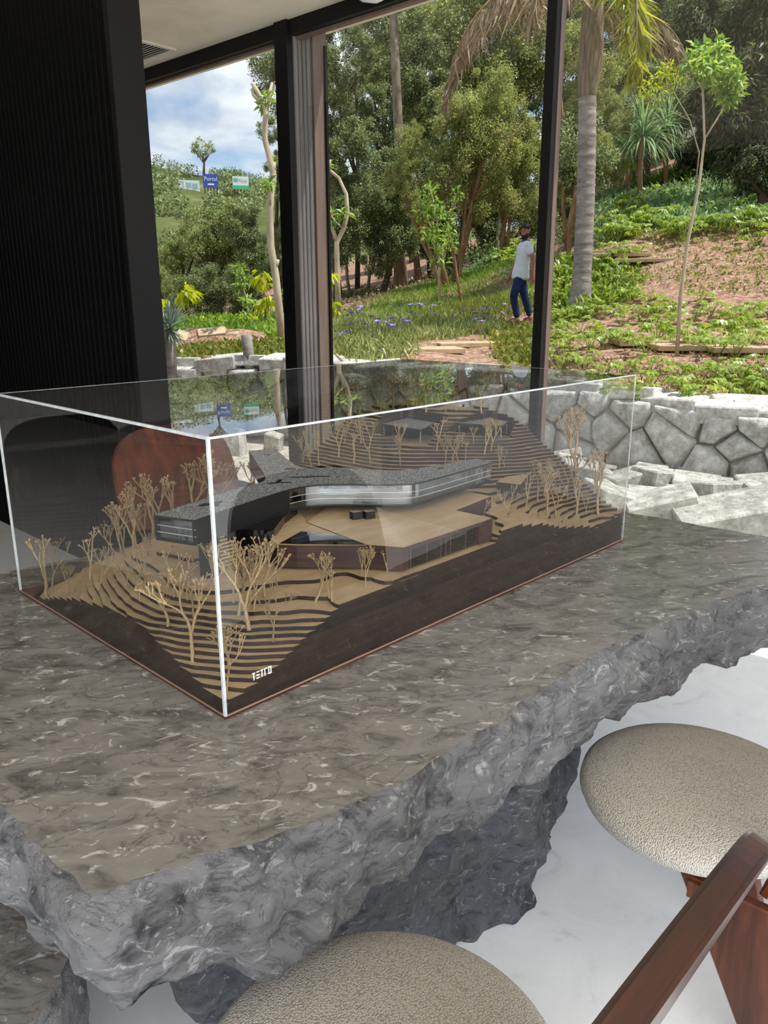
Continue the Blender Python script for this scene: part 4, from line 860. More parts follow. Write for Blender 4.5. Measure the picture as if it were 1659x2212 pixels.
ht = forest_tree('tall_tree', 640, 70, 250, 190, 29, 'dark', 3, .12, 'bark_dark'); tag(ht, 'tall dark-leaved tree whose airy top crosses the sky beside the deep pillar', 'tree')
for a in ((745, 260, 570, 170, 21.5, 'dark', 5), (778, 60, 330, 130, 29, 'dark', 4), (850, -60, 280, 190, 31, 'olive', 5), (835, 320, 610, 170, 22.5, 'dark', 5), (905, 70, 430, 180, 26, 'dark', 6), (1000, -70, 230, 230, 28, 'olive', 4), (1135, -70, 260, 230, 29, 'olive', 4), (925, 400, 590, 160, 24.5, 'dark', 4), (1060, 380, 560, 170, 25.5, 'dark', 4), (1150, 400, 545, 120, 24, 'dark', 3),
          (1300, -70, 210, 200, 27, 'dark', 4), (1420, -70, 220, 190, 26, 'dark', 4), (1430, 150, 330, 150, 24.5, 'dark', 4), (1330, 230, 430, 150, 26, 'dark', 4), (1205, 360, 580, 130, 23.5, 'dark', 4), (1480, 300, 420, 150, 25, 'dark', 3)):
    reg('midwood', forest_tree('forest_tree', *a), 'tree', 'dark trees of the wood on the slope')
for px in range(700, 1800, 92): reg('backwood', forest_tree('forest_tree', px, -110+abs(px-1200)*.02+(60 if px < 760 else 0), 470, 190, 37+RND.uniform(-2, 4), 'dark', 6, .14), 'tree', 'farthest row of trees up the slope')
for a, bs, lb in (((875, 260, 480, 110, 19.6, 'golden', 4), (965, 0), 'small golden-green tree leaning left in front of the dark wood'), ((1020, 150, 470, 200, 20, 'golden', 6), (985, 0), 'large golden-leaved tree with several bare forked stems behind the lawn'), ((1120, 210, 500, 170, 21, 'golden', 5), (1085, 0), 'golden-leaved tree directly behind the standing man')):
    tag(forest_tree('golden_tree', *a, tr=.05, bark='bark_red', base=bs, stems=4), lb, 'tree', 'golden-leaved trees')
for a, bs, lb in (((1262, 70, 420, 150, 17.5, 'golden', 6), (1225, 0), 'golden-leaved tree just behind the palm trunk'), ((1322, 190, 400, 100, 19, 'golden', 4), (1240, 0), 'lower golden-leaved tree to the right of the palm trunk')):
    tag(forest_tree('golden_tree', *a, tr=.05, bark='bark_red', base=bs, stems=3), lb, 'tree', 'golden-leaved trees')
for a, lb in (((1535, -60, 190, 190, 22.5, 'mango', 4), 'mango-like tree with drooping leaves at the top of the right window'), ((1628, -30, 440, 210, 17, 'mango', 6), 'big dark mango-like tree with drooping leaves at the right edge'), ((1560, 170, 430, 170, 20, 'mango', 5), 'dark drooping-leaved tree behind the tall thin sapling'), ((1655, 300, 420, 120, 15.5, 'mango', 3), 'low drooping-leaved tree at the far right above the planted slope')):
    tag(forest_tree('mango_tree', *a, tr=.12), lb, 'tree', 'drooping-leaved trees on the right')
# white wall of a house glimpsed through the right-hand trees
p = at(1600, 260, 26); o = MB(); o.box(p+Vector((-2.2, 0, -1.6)), (4.4, .4, 0), (0, 3, 0), (0, 0, 2.6), 0); o.prism([p+Vector((-2.5, -.3, 1.0)), p+Vector((2.5, .2, 1.0)), p+Vector((2.5, 3.4, 1.0)), p+Vector((-2.5, 3.4, 1.0))], (0, 0, .18), 1)
tag(o.build('white_house', [flat_mat('white_render', rgb(226, 226, 220), .8), flat_mat('roof_slab', rgb(120, 116, 110))]), 'white walled house glimpsed through the trees at the right', 'house')
# pale slender trunk high in the wood, and thin bare stems inside it
tt = MB(); g = Vector((at(862, 300, 24).x, 24, gz(at(862, 300, 24).x, 24)-.1)); q = at(845, -80, 24); tt.tube([g-g, (q-g)*.4+Vector((.12, 0, 0)), (q-g)*.75+Vector((.05, 0, 0)), q-g], [.16, .14, .12, .1], 8); t = empty('slender_tree', g); tt.build('trunk', M['bark'], t, True); crown_lobe('olive', q-g, 1.3, t, 0)
tag(t, 'tall tree with a straight pale trunk rising through the wood at the top centre', 'tree')
for px, pb, pt, px2 in ((905, 612, 440, 886), (760, 648, 520, 752), (790, 640, 500, 798), (853, 628, 510, 848), (880, 622, 505, 868), (720, 655, 560, 716), (1395, 408, 330, 1400), (1372, 410, 340, 1362), (1310, 418, 335, 1318), (1330, 415, 330, 1332), (1230, 560, 400, 1246), (1075, 560, 420, 1090)):
    g = ground_at(px, pb); q = at(px2, pt, g.y)-g; b = MB(); rad = .11 if px in (905, 1395) else .055; b.tube(trunk_path((0, 0, -.1), q, .04, 6), [rad, rad*.9, rad*.85, rad*.8, rad*.7, rad*.6], 6)
    t = empty('slender_tree', g); b.build('trunk', M['bark'] if px != 1230 else M['bark_red'], t, True); crown_lobe('dark', q+Vector((0, .2, .6)), .9, t, px); reg('slender', t, 'tree', 'thin trunks at the foot of the wood')

# ---- saplings
LSC = 1.0
def sapling(name, label, path, rad, clusters, kd, bark='bark_pale', n=60, L=.16, ratio=.36, leafdown=.3):
    """path: list of (px, py) up the stem; clusters: (px, py, r_px)"""
    g = ground_at(*path[0]); root = empty(name, g); L = L*LSC; b = MB(); P = [at(x, y, g.y)-g for x, y in path]; P[0] = Vector((0, 0, -.08))
    b.tube(P, [rad*(1-.55*i/(len(P)-1)) for i in range(len(P))], 7); C = []
    for x, y, r in clusters:
        c = at(x, y, g.y+RND.uniform(-.2, .2))-g; C.append((c, r*g.y/F_PX)); k = min(range(len(P)), key=lambda i: (P[i]-c).length+(.5 if P[i].z > c.z else 0)); b.tube([P[k], P[k].lerp(c, .6)+Vector((0, 0, -.03)), c], [rad*.4, rad*.28, rad*.15], 5)
    b.build('trunk', M[bark], root, True)
    if C:
        V = []
        for c, r in C:
            pts = unit(NR.normal(size=(n, 3)))*(NR.uniform(0, 1, (n, 1))**.4)*r; V.append(rnd_leaves(np.array(c)+pts, L, ratio, leafdown, unit(pts), .8, .25))
        link('foliage', quad_mesh('foliage', np.concatenate(V), LF[kd]), root)
    tag(root, label, 'tree'); return root
sapling('young_tree', 'bright green young tree with a thin staked stem on the lawn left of the man', [(950, 655), (948, 560), (945, 480), (928, 400)], .035, [(925, 415, 16), (918, 455, 20), (935, 440, 18), (955, 455, 16), (925, 490, 20), (945, 520, 16), (950, 555, 22), (930, 505, 14), (965, 500, 14)], 'bright', n=46, L=.14)
sapling('young_tree', 'thin leaning sapling with few leaves beside the bright one on the lawn', [(998, 662), (988, 600), (978, 530), (965, 490)], .03, [(965, 480, 14), (975, 530, 12), (985, 420, 12)], 'bright', 'bark_red', n=26, L=.13)
sapling('young_tree', 'tall thin pale sapling with a bright leafy top, in front of the right slope', [(1463, 768), (1470, 640), (1486, 520), (1510, 400), (1522, 300), (1518, 190)], .022, [(1545, 105, 22), (1525, 125, 24), (1560, 150, 26), (1508, 118, 20), (1580, 195, 20), (1552, 130, 24), (1588, 160, 18), (1498, 150, 20), (1545, 170, 20), (1570, 215, 14), (1530, 150, 20)], 'bright', n=85, L=.085)
sapling('young_tree', 'slim branching sapling with yellowing leaves left of the tall thin one', [(1500, 420), (1510, 330), (1490, 260), (1450, 190)], .02, [(1450, 160, 26), (1430, 175, 22), (1470, 150, 22), (1410, 215, 26), (1440, 150, 18), (1400, 190, 18)], 'lime', n=60, L=.11)
sapling('bare_tree', 'tall bare pruned tree with pale trunk in the left window', [(611, 742), (602, 660), (596, 600), (585, 530), (583, 450), (590, 372), (572, 300), (574, 235), (560, 205), (545, 180)], .062, [(577, 214, 11), (570, 225, 8), (583, 395, 7), (589, 345, 6)], 'bright', n=34, L=.10)
t = bpy.data.objects['bare_tree']; b = MB(); P = [at(x, y, t.location.y)-t.location for x, y in ((574, 240), (582, 205), (588, 178))]; b.tube(P, [.035, .028, .015], 7); P = [at(x, y, t.location.y)-t.location for x, y in ((562, 220), (548, 205), (543, 192))]; b.tube(P, [.03, .025, .015], 7); P = [at(x, y, t.location.y)-t.location for x, y in ((590, 372), (592, 350))]; b.tube(P, [.035, .025], 7); P = [at(x, y, t.location.y)-t.location for x, y in ((594, 580), (600, 560))]; b.tube(P, [.04, .03], 7); b.build('branch', M['bark_pale'], t, True)
t = sapling('bare_tree', 'young tree with a strongly curved pale trunk just right of the deep pillar', [(731, 692), (729, 600), (727, 525), (742, 495), (751, 460), (748, 420), (732, 385), (706, 362)], .06, [(715, 465, 10), (745, 462, 9), (705, 360, 6)], 'bright', n=26, L=.15)
b = MB(); P = [at(x, y, t.location.y)-t.location for x, y in ((727, 520), (718, 495), (713, 478))]; b.tube(P, [.045, .035, .02], 6); P = [at(x, y, t.location.y)-t.location for x, y in ((712, 368), (714, 345))]; b.tube(P, [.035, .02], 6); b.build('branch', M['bark_pale'], t, True)
M['pink'] = flat_mat('pink_petal', rgb(226, 130, 190), .5)
b = MB(); c = at(708, 464, t.location.y-.1)-t.location
for k in range(6): a = k*1.05; d = Vector((math.cos(a), -.3, math.sin(a))); b.quad(c, c+d*.06+Vector((0, 0, .03)), c+d*.1, c+d*.06-Vector((0, 0, .03)))
b.build('flower', M['pink'], t)
for lb, pth, cl in (('small sapling with drooping lime leaves beside the blue-grey yucca', [(412, 712), (404, 650), (400, 628)], [(400, 622, 14), (392, 636, 12), (410, 632, 12), (402, 645, 11)]),
                    ('lime-leaved sapling at the edge of the black wall', [(338, 735), (335, 670), (333, 645)], [(335, 640, 14), (345, 655, 12), (330, 665, 14), (340, 690, 14)]),
                    ('small sapling with large lime leaves left of the bare pruned tree', [(575, 715), (572, 640), (566, 600)], [(562, 592, 12), (570, 604, 12), (578, 645, 9), (570, 655, 9)]),
                    ('small sapling with one big lime leaf cluster at the foot of the curved trunk', [(722, 700), (716, 640), (714, 600)], [(714, 590, 9), (726, 668, 8), (718, 655, 6)])):
    sapling('lime_sapling', lb, pth, .03, cl, 'lime', 'bark_red', n=15, L=.22, ratio=.34, leafdown=1.6)
for lb, pth, cl in (('leaning sapling with small bright leaves in the middle of the left window', [(545, 690), (530, 640), (520, 600)], [(516, 580, 12), (522, 600, 13), (518, 615, 11), (532, 650, 10), (540, 655, 9)]), ('thin bent bare stem left of the lime sapling', [(408, 690), (380, 610), (345, 570)], [(335, 570, 12)]), ('pair of thin bare stems in the shade of the left trees', [(452, 690), (455, 640), (466, 595)], [(462, 665, 8)])):
    sapling('young_tree', lb, pth, .035, cl, 'bright', 'bark', n=40, L=.14)

# ---- palm
PY = 12.0; pg = Vector((at(1254, 640, PY).x, PY, 0)); pg.z = gz(pg.x, PY)-.05; palm = empty('palm_tree', pg)
tag(palm, 'tall palm with a ringed grey trunk and drooping fronds behind the right window', 'palm')
M['palm_trunk'] = noise_mat('ringed_palm_trunk', [(.3, rgb(112, 106, 100)), (.6, rgb(160, 152, 146)), (.8, rgb(186, 178, 170))], 5, 8, .85, .15, (1, 1, 3), bump=.4, bscale=24)
M['palm_shaft'] = noise_mat('fibrous_palm_shaft', [(.3, rgb(96, 82, 68)), (.7, rgb(164, 148, 128))], 8, 8, .9, .1, (4, 4, .5), bump=.6, bscale=24)
b = MB(); P = []; Rr = []; p1 = at(1268, 205, PY)-pg
for k in range(111):
    t_ = k/110; P.append(Vector((0, 0, 0)).lerp(p1, t_)+Vector((.03*math.sin(3*t_), 0, 0))); rr_ = .135+.06*math.exp(-t_*16)-.012*t_; Rr.append(rr_+(.009 if k % 5 == 0 else 0))
b.tube(P, Rr, 14); b.build('trunk', M['palm_trunk'], palm, True)
b = MB(); p2 = at(1276, 130, PY)-pg; p3 = at(1280, 40, PY)-pg; p4 = at(1282, -30, PY)-pg; b.tube([p1-(p2-p1)*.1, p1, p1.lerp(p2, .5), p2, p3, p4], [.12, .135, .155, .17, .15, .13], 14); b.build('crown_shaft', M['palm_shaft'], palm, True)
def frond(pts, ll, kd, dens=90, spread=.9, hang=1.1, wid=.035):
    P = [at(x, y, PY+dy)-pg for x, y, dy in pts]; b = MB()
    def cv(t):
        n = len(P)-1; i = min(int(t*n), n-1); f = t*n-i; p0 = P[max(i-1, 0)]; p1_ = P[i]; p2_ = P[i+1]; p3_ = P[min(i+2, n)]
        return .5*((2*p1_)+(p2_-p0)*f+(2*p0-5*p1_+4*p2_-p3_)*f*f+(3*p1_-p0-3*p2_+p3_)*f**3)
    ra = [cv(k/20) for k in range(21)]; b.tube(ra, [.03*(1-.8*k/20) for k in range(21)], 5); o_ = b.build('frond', M['bark_red' if kd == 'dead' else 'bark'], palm, True)
    Pp = []; D = []; S = []; LL = []
    for i in range(dens*2):
        t_ = .12+.88*(i//2)/dens; p = cv(t_); tn = (cv(min(1, t_+.02))-cv(max(0, t_-.02))).normalized(); sd = tn.cross(Vector((0, 0, 1))).normalized()*(1 if i % 2 else -1)
        d = (tn*.55+sd*spread+Vector((RND.gauss(0, .15), RND.gauss(0, .15), -hang+RND.gauss(0, .15)))).normalized(); Pp.append(p); D.append(d); S.append(d.cross(Vector((RND.gauss(0, 1), RND.gauss(0, 1), .2))).normalized()); LL.append(ll*(.35+.65*math.sin(math.pi*min(1, .15+t_*.8)))*RND.uniform(.8, 1.15))
    link('leaflets', quad_mesh('leaflets', leaves(np.array(Pp), np.array(D), np.array(S), np.array(LL), wid, .25), LF[kd]), o_)
frond([(1272, 0, 0), (1200, -50, -.3), (1110, -40, -.5), (1010, 60, -.6), (962, 200, -.6)], .75, 'dead', 120, .5, 1.2)
frond([(1285, 10, 0), (1330, -60, -.4), (1370, -20, -.7), (1375, 70, -.8), (1372, 160, -.8)], .62, 'palm', 120, .8, .9, .04)
frond([(1285, 15, 0), (1335, 22, .1), (1390, 26, .2), (1450, 65, .2), (1484, 120, .2)], .6, 'dead', 110, .4, 1.3)
frond([(1285, 5, 0), (1320, -70, .4), (1360, -60, .6), (1385, 10, .7), (1395, 90, .7)], .6, 'palm', 90, .8, 1.0, .04)
frond([(1275, 0, 0), (1260, -160, .3), (1200, -240, .5), (1080, -200, .6)], .8, 'palm', 80, .9, .6, .04)
frond([(1280, 0, 0), (1330, -160, .3), (1420, -240, .5), (1540, -180, .6)], .8, 'palm', 80, .9, .6, .04)
frond([(1278, 0, 0), (1225, -80, -.9), (1180, -60, -1.6), (1150, 40, -1.9)], .6, 'dead', 70, .5, 1.2)

# ---- rosette plants
def rosette_mesh(name, n, L, w, mat, lift=(.2, 1.3), droop=.35, seg=4, seed=1):
    r = random.Random(seed); V = []
    for i in range(n):
        a = r.uniform(0, 6.28); el = r.uniform(*lift); d = Vector((math.cos(a)*math.cos(el), math.sin(a)*math.cos(el), math.sin(el))); s = Vector((-math.sin(a), math.cos(a), 0)); p = Vector((0, 0, 0)); l = L*r.uniform(.7, 1.1)
        for k in range(seg):
            w0 = w*math.sin(math.pi*(.12+.88*k/seg)); w1 = w*math.sin(math.pi*(.12+.88*(k+1)/seg)) if k < seg-1 else .001; q = p+d*l/seg
            V += [p-s*w0/2, p+s*w0/2, q+s*w1/2, q-s*w1/2]; p = q; d = (d+Vector((0, 0, -droop))).normalized()
    return quad_mesh(name, np.array([tuple(v) for v in V]), mat)
yg = ground_at(371, 812); yu = empty('yucca', yg); b = MB(); yt = at(366, 712, yg.y)-yg; b.tube([(0, 0, -.05), yt*.5, yt], [.055, .06, .05], 8); b.build('trunk', M['palm_trunk'], yu, True); link('foliage', rosette_mesh('foliage', 120, .34, .022, LF['blue'], (-.5, 1.5), .10, 4, 5), yu, yt)
tag(yu, 'blue-grey yucca with spiky round head on a thick trunk, beside the black wall', 'plant')
for i, (px, py, pt, lb) in enumerate(((1388, 440, 300, 'dwarf palm with a fountain of thin leaves on a straight trunk below the trees'), (1362, 430, 330, 'smaller dwarf palm leaning left behind the first fountain-leaved one'), (1440, 405, 285, 'dwarf palm with thin arching leaves on the right, under the dark trees'))):
    g = ground_at(px, py); t = empty('dwarf_palm', g); q = at(px, pt, g.y)-g; b = MB(); b.tube(trunk_path((0, 0, -.1), q, .05), .06, 7); b.build('trunk', M['bark_red'], t, True); link('foliage', rosette_mesh('foliage', 150, 1.15, .035, LF['fern'], (-.2, 1.5), .28, 6, 20+i), t, q); tag(t, lb, 'palm', 'dwarf palms')
# philodendrons: each split leaf is its own part
def split_leaf(seed):
    r = random.Random(seed); V = []; F = []; L = .25
    def tri(pts): i = len(V); V.extend(pts); F.append(list(range(i, i+len(pts))))
    for s in (-1, 1):
        for k in range(5):
            t0 = .06+k*.165; p0 = Vector((0, L*t0, .02*math.sin(3*t0))); p1 = Vector((0, L*(t0+.15), .02*math.sin(3*t0+.4))); ln = L*(.62-.09*k)*r.uniform(.85, 1.1); a = 1.35-.19*k
            tip = (p0+p1)/2+Vector((s*ln*math.sin(a), ln*math.cos(a), -.035-ln*.12)); m_ = (p0+p1)/2+Vector((s*ln*.5*math.sin(a), ln*.5*math.cos(a), .015)); pw = Vector((s*math.cos(a)*-.02, .028*math.sin(a)+.006, 0))
            tri([p0, m_-pw, tip, m_+pw, p1])
    tri([Vector((-.012, L*.86, 0)), Vector((.012, L*.86, 0)), Vector((0, L*1.22, -.04))])
    me = bpy.data.meshes.new('leaf'); me.from_pydata([tuple(v) for v in V], [], F); me.materials.append(LF['philo']); me.update(); return me
SL = [split_leaf(i) for i in range(4)]
def philodendron(seed):
    r = random.Random(seed); root = None; b = MB(); lv = []; n = r.randint(7, 10)
    for i in range(n):
        a = i*2.4+r.uniform(-.3, .3); el = r.uniform(.55, 1.35); ln = r.uniform(.20, .40); d = Vector((math.cos(a)*math.cos(el), math.sin(a)*math.cos(el), math.sin(el))); tip = d*ln+Vector((0, 0, .03)); b.tube([(0, 0, -.03), d*ln*.55, tip], [.008, .007, .005], 4); lv.append((tip, a, el))
    root = b.build('philodendron', LF['philo'])
    for tip, a, el in lv:
        o_ = link('leaf', SL[r.randint(0, 3)], root, tip); o_.rotation_euler = (r.uniform(-.55, .15)+.25*(el-.8), r.uniform(-.25, .25), a-math.pi/2); o_.scale = (r.uniform(.8, 1.15),)*3
    return root
PH = [philodendron(i) for i in range(4)]; used = [False]*4; nphi = [0]
def put_philo(px, py, sc, key):
    g = ground_at(px, py); k = nphi[0] % 4; nphi[0] += 1
    o_ = PH[k] if not used[k] else copy_tree(PH[k]); used[k] = True
    o_.location = g; o_.rotation_euler = (0, 0, RND.uniform(0, 6.28)); sc = sc*(.62 if key == 'phA' else .55); o_.scale = (sc,)*3; reg(key, o_, 'plant', 'split-leaf philodendrons')
for px, py, s in ((1195, 735, 1.1), (1225, 750, 1), (1250, 725, 1.1), (1275, 760, 1.1), (1300, 745, 1), (1335, 750, .9), (1365, 745, 1), (1395, 765, 1), (1420, 738, 1.1), (1490, 755, 1), (1520, 745, 1.1), (1550, 765, 1.1), (1585, 735, 1.2), (1620, 745, 1.1), (1650, 725, 1.2), (1590, 770, 1), (1180, 770, 1)): put_philo(px, py, s*.95, 'phA')
for px, py, s in ((1210, 800, 1), (1250, 790, .9), (1300, 815, .8), (1345, 808, .7), (1405, 800, .85), (1405, 835, .9), (1240, 830, .8), (1505, 830, 1), (1560, 815, .9), (1600, 830, .9), (1640, 800, .9), (1490, 870, 1.1), (1350, 862, .8), (1600, 860, .8), (1290, 842, .75), (1380, 860, .7), (1650, 850, .8)): put_philo(px, py, s, 'phB')
for px, py, s in ((1190, 690, 1), (1225, 695, 1), (1270, 690, 1), (1310, 680, 1), (1340, 700, 1), (1380, 685, 1), (1420, 690, 1), (1450, 675, 1), (1500, 695, 1), (1535, 680, 1), (1580, 700, 1), (1620, 690, 1), (1655, 680, 1.1), (1395, 660, 1), (1360, 650, 1), (1510, 655, .9), (1440, 705, 1)): put_philo(px, py, s, 'phC')
for px, py, s in ((1190, 590, 1), (1205, 620, 1), (1230, 600, 1), (1285, 610, 1), (1300, 575, 1), (1325, 595, 1), (1345, 620, 1), (1290, 640, 1), (1200, 650, 1), (1220, 570, 1), (1350, 560, 1), (1375, 555, 1), (1330, 545, 1), (1180, 640, 1)): put_philo(px, py, s*1.1, 'phD')
for i in range(40): put_philo(RND.uniform(1285, 1700), RND.uniform(425, 530), RND.uniform(1.2, 1.8), 'phE')
for i in range(12): put_philo(RND.uniform(1060, 1150), RND.uniform(520, 580), RND.uniform(1.2, 1.7), 'phF')

# ---- bushes
def bush_mesh(seed, kd, n, L, ratio, up=True):
    rng = np.random.default_rng(seed); P = rng.normal(size=(n, 3))*np.array([.45, .45, .28]); P[:, 2] = np.abs(P[:, 2])+.05; return quad_mesh('foliage', rnd_leaves(P, L, ratio, -.3 if up else .3, unit(P), .9, .2, rng=rng), LF[kd])
BM = {'bright': [bush_mesh(i, 'bright', 260, .32, .3) for i in range(2)], 'lime': [bush_mesh(7+i, 'lime', 240, .30, .32) for i in range(2)], 'fern': [bush_mesh(17+i, 'fern', 420, .24, .24) for i in range(2)], 'cover': [bush_mesh(27+i, 'cover', 420, .15, .4) for i in range(2)], 'dark': [bush_mesh(37+i, 'dark', 420, .2, .4) for i in range(2)]}
def bush(px, py, r, kd, key):
    g = ground_at(px, py); o_ = link('bush', BM[kd][int(px) % 2], None, g-Vector((0, 0, .05))); s = r*g.y/F_PX; o_.scale = (s, s, s*RND.uniform(.8, 1.1)); o_.rotation_euler = (0, 0, RND.uniform(0, 6.28)); reg(key, o_, 'bush', {'A': 'bushes in the left window', 'B': 'bushes under the trees on the right slope', 'C': 'shade plants behind the lawn', 'D': 'low bushes on the bank'}[key])
for px, py, r, kd in ((455, 712, 40, 'lime'), (490, 708, 36, 'lime'), (530, 705, 44, 'bright'), (565, 708, 44, 'lime'), (598, 715, 44, 'bright'), (620, 705, 36, 'lime'), (335, 735, 30, 'fern'), (425, 700, 34, 'fern'), (505, 690, 40, 'dark'), (350, 712, 36, 'dark'), (560, 690, 40, 'dark'), (600, 740, 30, 'cover'), (560, 738, 26, 'cover'), (432, 742, 22, 'cover')): bush(px, py, r, kd, 'A')
for px, py, r, kd in ((1395, 405, 40, 'bright'), (1430, 398, 44, 'bright'), (1465, 392, 44, 'bright'), (1490, 405, 36, 'bright'), (1360, 420, 40, 'fern'), (1330, 428, 40, 'fern'), (1290, 440, 40, 'fern'), (1530, 410, 44, 'fern'), (1580, 415, 44, 'fern'), (1620, 420, 44, 'bright'), (1450, 440, 40, 'bright'), (1345, 465, 34, 'lime'), (1400, 450, 36, 'fern'), (1290, 480, 30, 'fern'), (1650, 470, 44, 'fern'), (1560, 470, 40, 'fern')): bush(px, py, r, kd, 'B')
for px, py, r, kd in ((1060, 575, 44, 'fern'), (1095, 560, 46, 'fern'), (1130, 555, 44, 'bright'), (1025, 590, 34, 'fern'), (1110, 590, 34, 'fern'), (1080, 540, 44, 'dark'), (1040, 560, 44, 'dark'), (965, 600, 40, 'dark'), (800, 640, 40, 'dark'), (745, 650, 40, 'dark')): bush(px, py, r, kd, 'C')
for px, py, r, kd in ((1120, 650, 26, 'cover'), (1090, 640, 24, 'cover'), (1100, 670, 22, 'cover'), (1145, 640, 24, 'bright'), (1600, 880, 34, 'fern'), (1640, 880, 34, 'cover'), (1650, 830, 34, 'fern'), (1570, 890, 26, 'cover'), (1200, 560, 30, 'fern'), (1210, 590, 30, 'bright'), (1190, 530, 40, 'fern'), (1235, 520, 40, 'dark'), (1260, 500, 40, 'fern'), (1215, 505, 44, 'dark')): bush(px, py, r, kd, 'D')

# ---- ground covers that nobody could count
def sites(poly, n, x0, x1, y0, y1):
    c = NR.uniform((x0, y0), (x1, y1), (n, 2)); z = _G(c); q = np.c_[c, z]-np.array(CAM); d = q@np.array(FW); X = W/2+F_PX*(q@np.array(RT))/d; Yp = H/2-F_PX*(q@np.array(UP))/d
    ins = np.zeros(n, bool); m_ = len(poly)
    for i in range(m_):
        (xa, ya), (xb, yb) = poly[i], poly[(i+1) % m_]; cnd = (ya > Yp) != (yb > Yp); ins ^= cnd & (X < (xb-xa)*(Yp-ya)/((yb-ya) or 1e-9)+xa)
    return np.c_[c, z][ins & (c[:, 1] > np.interp(c[:, 0], WX, WY)+.3)]
def cover(name, label, cat, poly, n, box, per, L, ratio, kd, hgt, up=.6):
    s = sites(poly, n, *box); P = np.repeat(s, per, 0)+np.c_[NR.normal(0, L*.8, (len(s)*per, 2)), NR.uniform(-.01, hgt, len(s)*per)]
    D = unit(NR.normal(size=P.shape)*.8+np.array([0, 0, up])); S = unit(np.cross(D, NR.normal(size=P.shape))); LL = L*NR.uniform(.6, 1.3, len(P))
    o_ = link(name, quad_mesh(name, leaves(P, D, S, LL, LL*ratio, .2), LF[kd])); tag(o_, label, cat, kind='stuff'); return o_
cover('lawn_grass', 'short mown grass of the sunlit lawn left of the man', 'grass', [(715, 705), (800, 655), (900, 622), (1000, 590), (1100, 560), (1150, 560), (1150, 640), (1060, 655), (990, 668), (900, 690), (800, 705)], 60000, (-2, 9, 12, 28), 2, .13, .10, 'grass', .03, 1.2)
cover('ground_cover', 'low yellowish ground cover behind the wall in the left window', 'plants', [(330, 755), (440, 745), (620, 738), (632, 792), (520, 795), (330, 808)], 14000, (-6, -.5, 8, 15), 4, .07, .5, 'cover', .08)
cover('ground_cover', 'green ground cover under the trees in the left window', 'plants', [(330, 700), (620, 695), (630, 740), (330, 755)], 14000, (-9, 0, 12, 26), 4, .14, .35, 'grass', .16)
cover('long_grass', 'tufted long grass between the lawn and the plank path', 'grass', [(900, 692), (990, 668), (1060, 655), (1150, 645), (1155, 680), (1090, 690), (1050, 698), (900, 700)], 9000, (0, 4.5, 11, 18), 4, .16, .09, 'cover', .05, 1.6)
cover('ground_cover', 'yellow-green ground cover right of the purple flowers', 'plants', [(1070, 705), (1160, 705), (1160, 800), (1085, 790), (1060, 740)], 8000, (0, 4, 7, 14), 3, .08, .5, 'cover', .06)
cover('bed_foliage', 'grassy grey-green foliage of the purple flower bed', 'plants', [(700, 680), (900, 690), (1090, 700), (1080, 720), (900, 745), (860, 800), (700, 800)], 15000, (-2, 3.5, 7.5, 17), 4, .12, .14, 'olive', .09, 1.2)
cover('ground_cover', 'sparse creeping plants on the bare right slope', 'plants', [(1400, 485), (1659, 470), (1700, 640), (1560, 640), (1340, 600), (1390, 560)], 7000, (3, 12, 10, 20), 3, .06, .45, 'cover', .05)
cover('ground_cover', 'small-leaved ground cover at the lower right above the stone wall', 'plants', [(1560, 830), (1700, 800), (1700, 940), (1580, 900)], 9000, (1.5, 5, 5, 9), 4, .06, .5, 'cover', .06)
cover('ground_cover', 'low green plants around the foot of the palm', 'plants', [(1180, 560), (1250, 540), (1360, 560), (1380, 640), (1250, 700), (1180, 700)], 7000, (1.5, 7, 9, 16), 3, .13, .4, 'philo', .10)
cover('ground_cover', 'leafy ground cover at the top of the right slope', 'plants', [(1270, 430), (1700, 400), (1700, 500), (1400, 500), (1280, 540)], 12000, (4, 14, 14, 24), 4, .14, .28, 'fern', .22)
cover('leaf_litter', 'dry brown leaf litter scattered on the bare soil', 'leaf litter', [(1160, 760), (1700, 740), (1700, 940), (1180, 850)], 16000, (1, 6, 5, 10), 1, .05, .45, 'dead', .01, .2)
cover('leaf_litter', 'dry brown leaf litter under the wood', 'leaf litter', [(690, 650), (900, 600), (1000, 585), (900, 640), (760, 690)], 9000, (-3, 5, 14, 28), 2, .12, .5, 'dead', .02, .2)
# purple flowers
M['purple'] = flat_mat('purple_petal', rgb(146, 126, 222), .5)
fm = MB()
for k in range(5): a = k*1.257; d = Vector((math.cos(a), math.sin(a), .35)); s = Vector((-math.sin(a), math.cos(a), 0)); fm.quad((0, 0, 0), d*.022+s*.014, d*.036, d*.022-s*.014)
fme = fm.mesh('petals', M['purple']); fs = MB(); fs.tube([(0, 0, -.24), (.01, 0, -.1), (0, 0, 0)], .004, 4); fsm = fs.mesh('purple_flower', LF['olive'])
PF = [[], [], []]
for i in range(72):
    px, py = RND.choice(((730, 740), (780, 690), (800, 700), (860, 670), (900, 665), (1020, 690), (1040, 705), (960, 715), (840, 725), (760, 720), (870, 735), (925, 690), (1070, 690), (745, 700))); px += RND.gauss(0, 22); py += RND.gauss(0, 13)
    g = ground_at(px, min(max(py+12, 690), 770)); o_ = link('purple_flower', fsm, None, g+Vector((0, 0, .26))); o_.rotation_euler = (RND.uniform(-.3, .5), RND.uniform(-.3, .3), RND.uniform(0, 6)); o_.scale = (1.5,)*3; link('petals', fme, o_)
    tag(o_, None, 'flower', 'purple flowers of the bed'); PF[0 if py < 693 else 1 if py < 720 else 2].append(o_)
for q_, f_ in zip(PF, ('purple flower at the back of the bed, {} from the left there', 'purple flower in the middle of the bed, {} from the left there', 'purple flower at the front of the bed, {} from the left there')): label_row(q_, f_)
